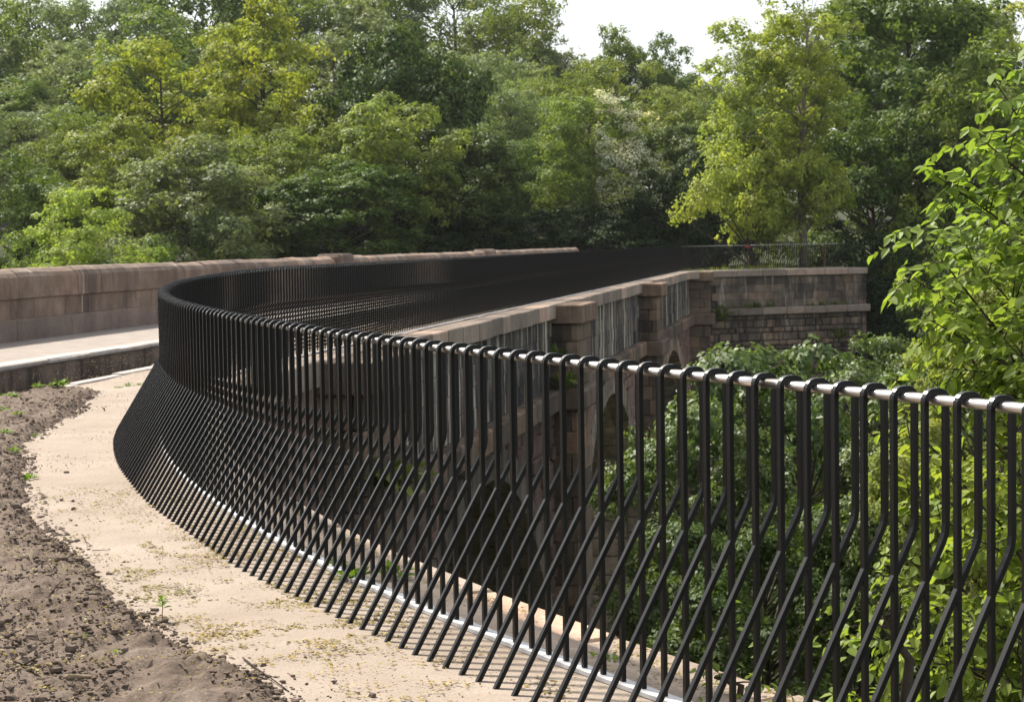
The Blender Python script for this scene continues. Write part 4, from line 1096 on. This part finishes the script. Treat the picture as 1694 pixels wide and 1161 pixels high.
V = leaf_shape(np.array(C), np.array(Tn), np.tile(np.array([0, 0, 1.0]), (11, 1)), np.linspace(.05, .03, 11)); link('leaves', quad_mesh('leaves', V, 5), MT['leaf_weed'], sdl)
def twig(px, label, r, mat='twig', name='twig', lift=0.012):
    pts = []
    for (a, b) in px:
        q = ground_at(a, b); s_ = float(soil_h(np.array([q.x]), np.array([q.y]))[0]); pts.append(Vector((q.x, q.y, q.z+max(s_, 0.003)+r*.7+lift*random.random())))
    o = empty(name, pts[0]); m = MB(); m.tube([p-pts[0] for p in pts], [r*(1-.5*i/(len(pts)-1)) for i in range(len(pts))], 6)
    me = m.mesh(name, True); bpy.data.objects.remove(o); tag(link(name, me, MT[mat], None, pts[0]), label, 'twig')
twig([(112, 1158), (138, 1150), (160, 1146)], 'thick pale broken stick lying on the soil', .012, 'stick', 'stick')
twig([(402, 1092), (425, 1110), (450, 1128), (478, 1146)], 'long dark bent twig along the soil edge', .004)
twig([(80, 1003), (92, 992), (106, 984)], 'short dark twig stuck across a soil clod', .005, lift=.02)
twig([(138, 892), (142, 902), (152, 908)], 'forked dark twig on the path beside the soil', .003, lift=.02)
twig([(152, 914), (168, 913), (182, 912)], 'thin straight twig lying on the pale gravel', .0025)
twig([(84, 908), (92, 920), (97, 926)], 'dark curved twig on the upper soil', .004, lift=.02)
twig([(60, 1118), (40, 1125), (22, 1122)], 'dark buried root end on the soil bed', .006)
# grass on the wing wall ledge and behind its coping, moss tufts on the aqueduct
for i, (u, n_, h_) in enumerate([(0.9, 60, .3), (1.7, 90, .42), (2.3, 110, .5), (3.1, 60, .4), (5.4, 80, .3), (6.0, 90, .34), (6.7, 80, .36), (7.4, 70, .3), (0.3, 50, .4)]):
    weed('grass_tuft', 'green grass tuft growing on the wing wall ledge', ww(u, 0.12, -1.64), h_, n_, .35, 300+i, 'leaf_weed', True, 'grass tufts on the ledge')
for i in range(26):
    u = -0.7 + i*0.34; weed('grass_tuft', 'dry long grass tuft behind the wing wall coping', ww(u, -0.85-random.uniform(0, .7), 0.1), random.uniform(.3, .6), 40, .35, 400+i, 'leaf_olive', True, 'grass behind the coping')
weed('fern', 'leafy fern rooted in the wing wall near its corner', ww(7.0, 0.05, -3.4), .7, 60, .6, 450, 'leaf_mid', wide=.2)
weed('fern', 'fern clump in the angle of the pilaster and wing wall', ww(0.25, 0.12, -2.3), .8, 80, .7, 451, 'leaf_mid', wide=.2)
weed('fern', 'fern clump hanging from the pilaster band', aq(46.3, 0.75, -1.86), .5, 60, .5, 452, 'leaf_mid', wide=.2)
weed('fern', 'fern clump in the shaded corner below the pilaster cap', aq(46.4, 0.55, -1.3), .5, 70, .35, 453, 'leaf_dark', wide=.2)
weed('ivy_clump', 'ivy spilling over the near abutment seen between the bars', aq(26, 0.95, -1.6), .5, 260, 1.5, 454, 'leaf_mid', wide=.3)

# ------------------------------------------------------------------ thin summer haze in the valley air
hz_ = MB(); hz_.box((-230, -70, -24), (230, 310, 60))
hm = bpy.data.materials.new('haze'); hm.use_nodes = True; hn = hm.node_tree; hn.nodes.clear()
ho = hn.nodes.new('ShaderNodeOutputMaterial'); hv = hn.nodes.new('ShaderNodeVolumePrincipled'); hv.inputs['Density'].default_value = 0.00008; hv.inputs['Color'].default_value = (0.92, 0.95, 1.0, 1); hv.inputs['Anisotropy'].default_value = 0.3
hn.links.new(hv.outputs['Volume'], ho.inputs['Volume'])
tag(hz_.build('haze', hm), kind='stuff')
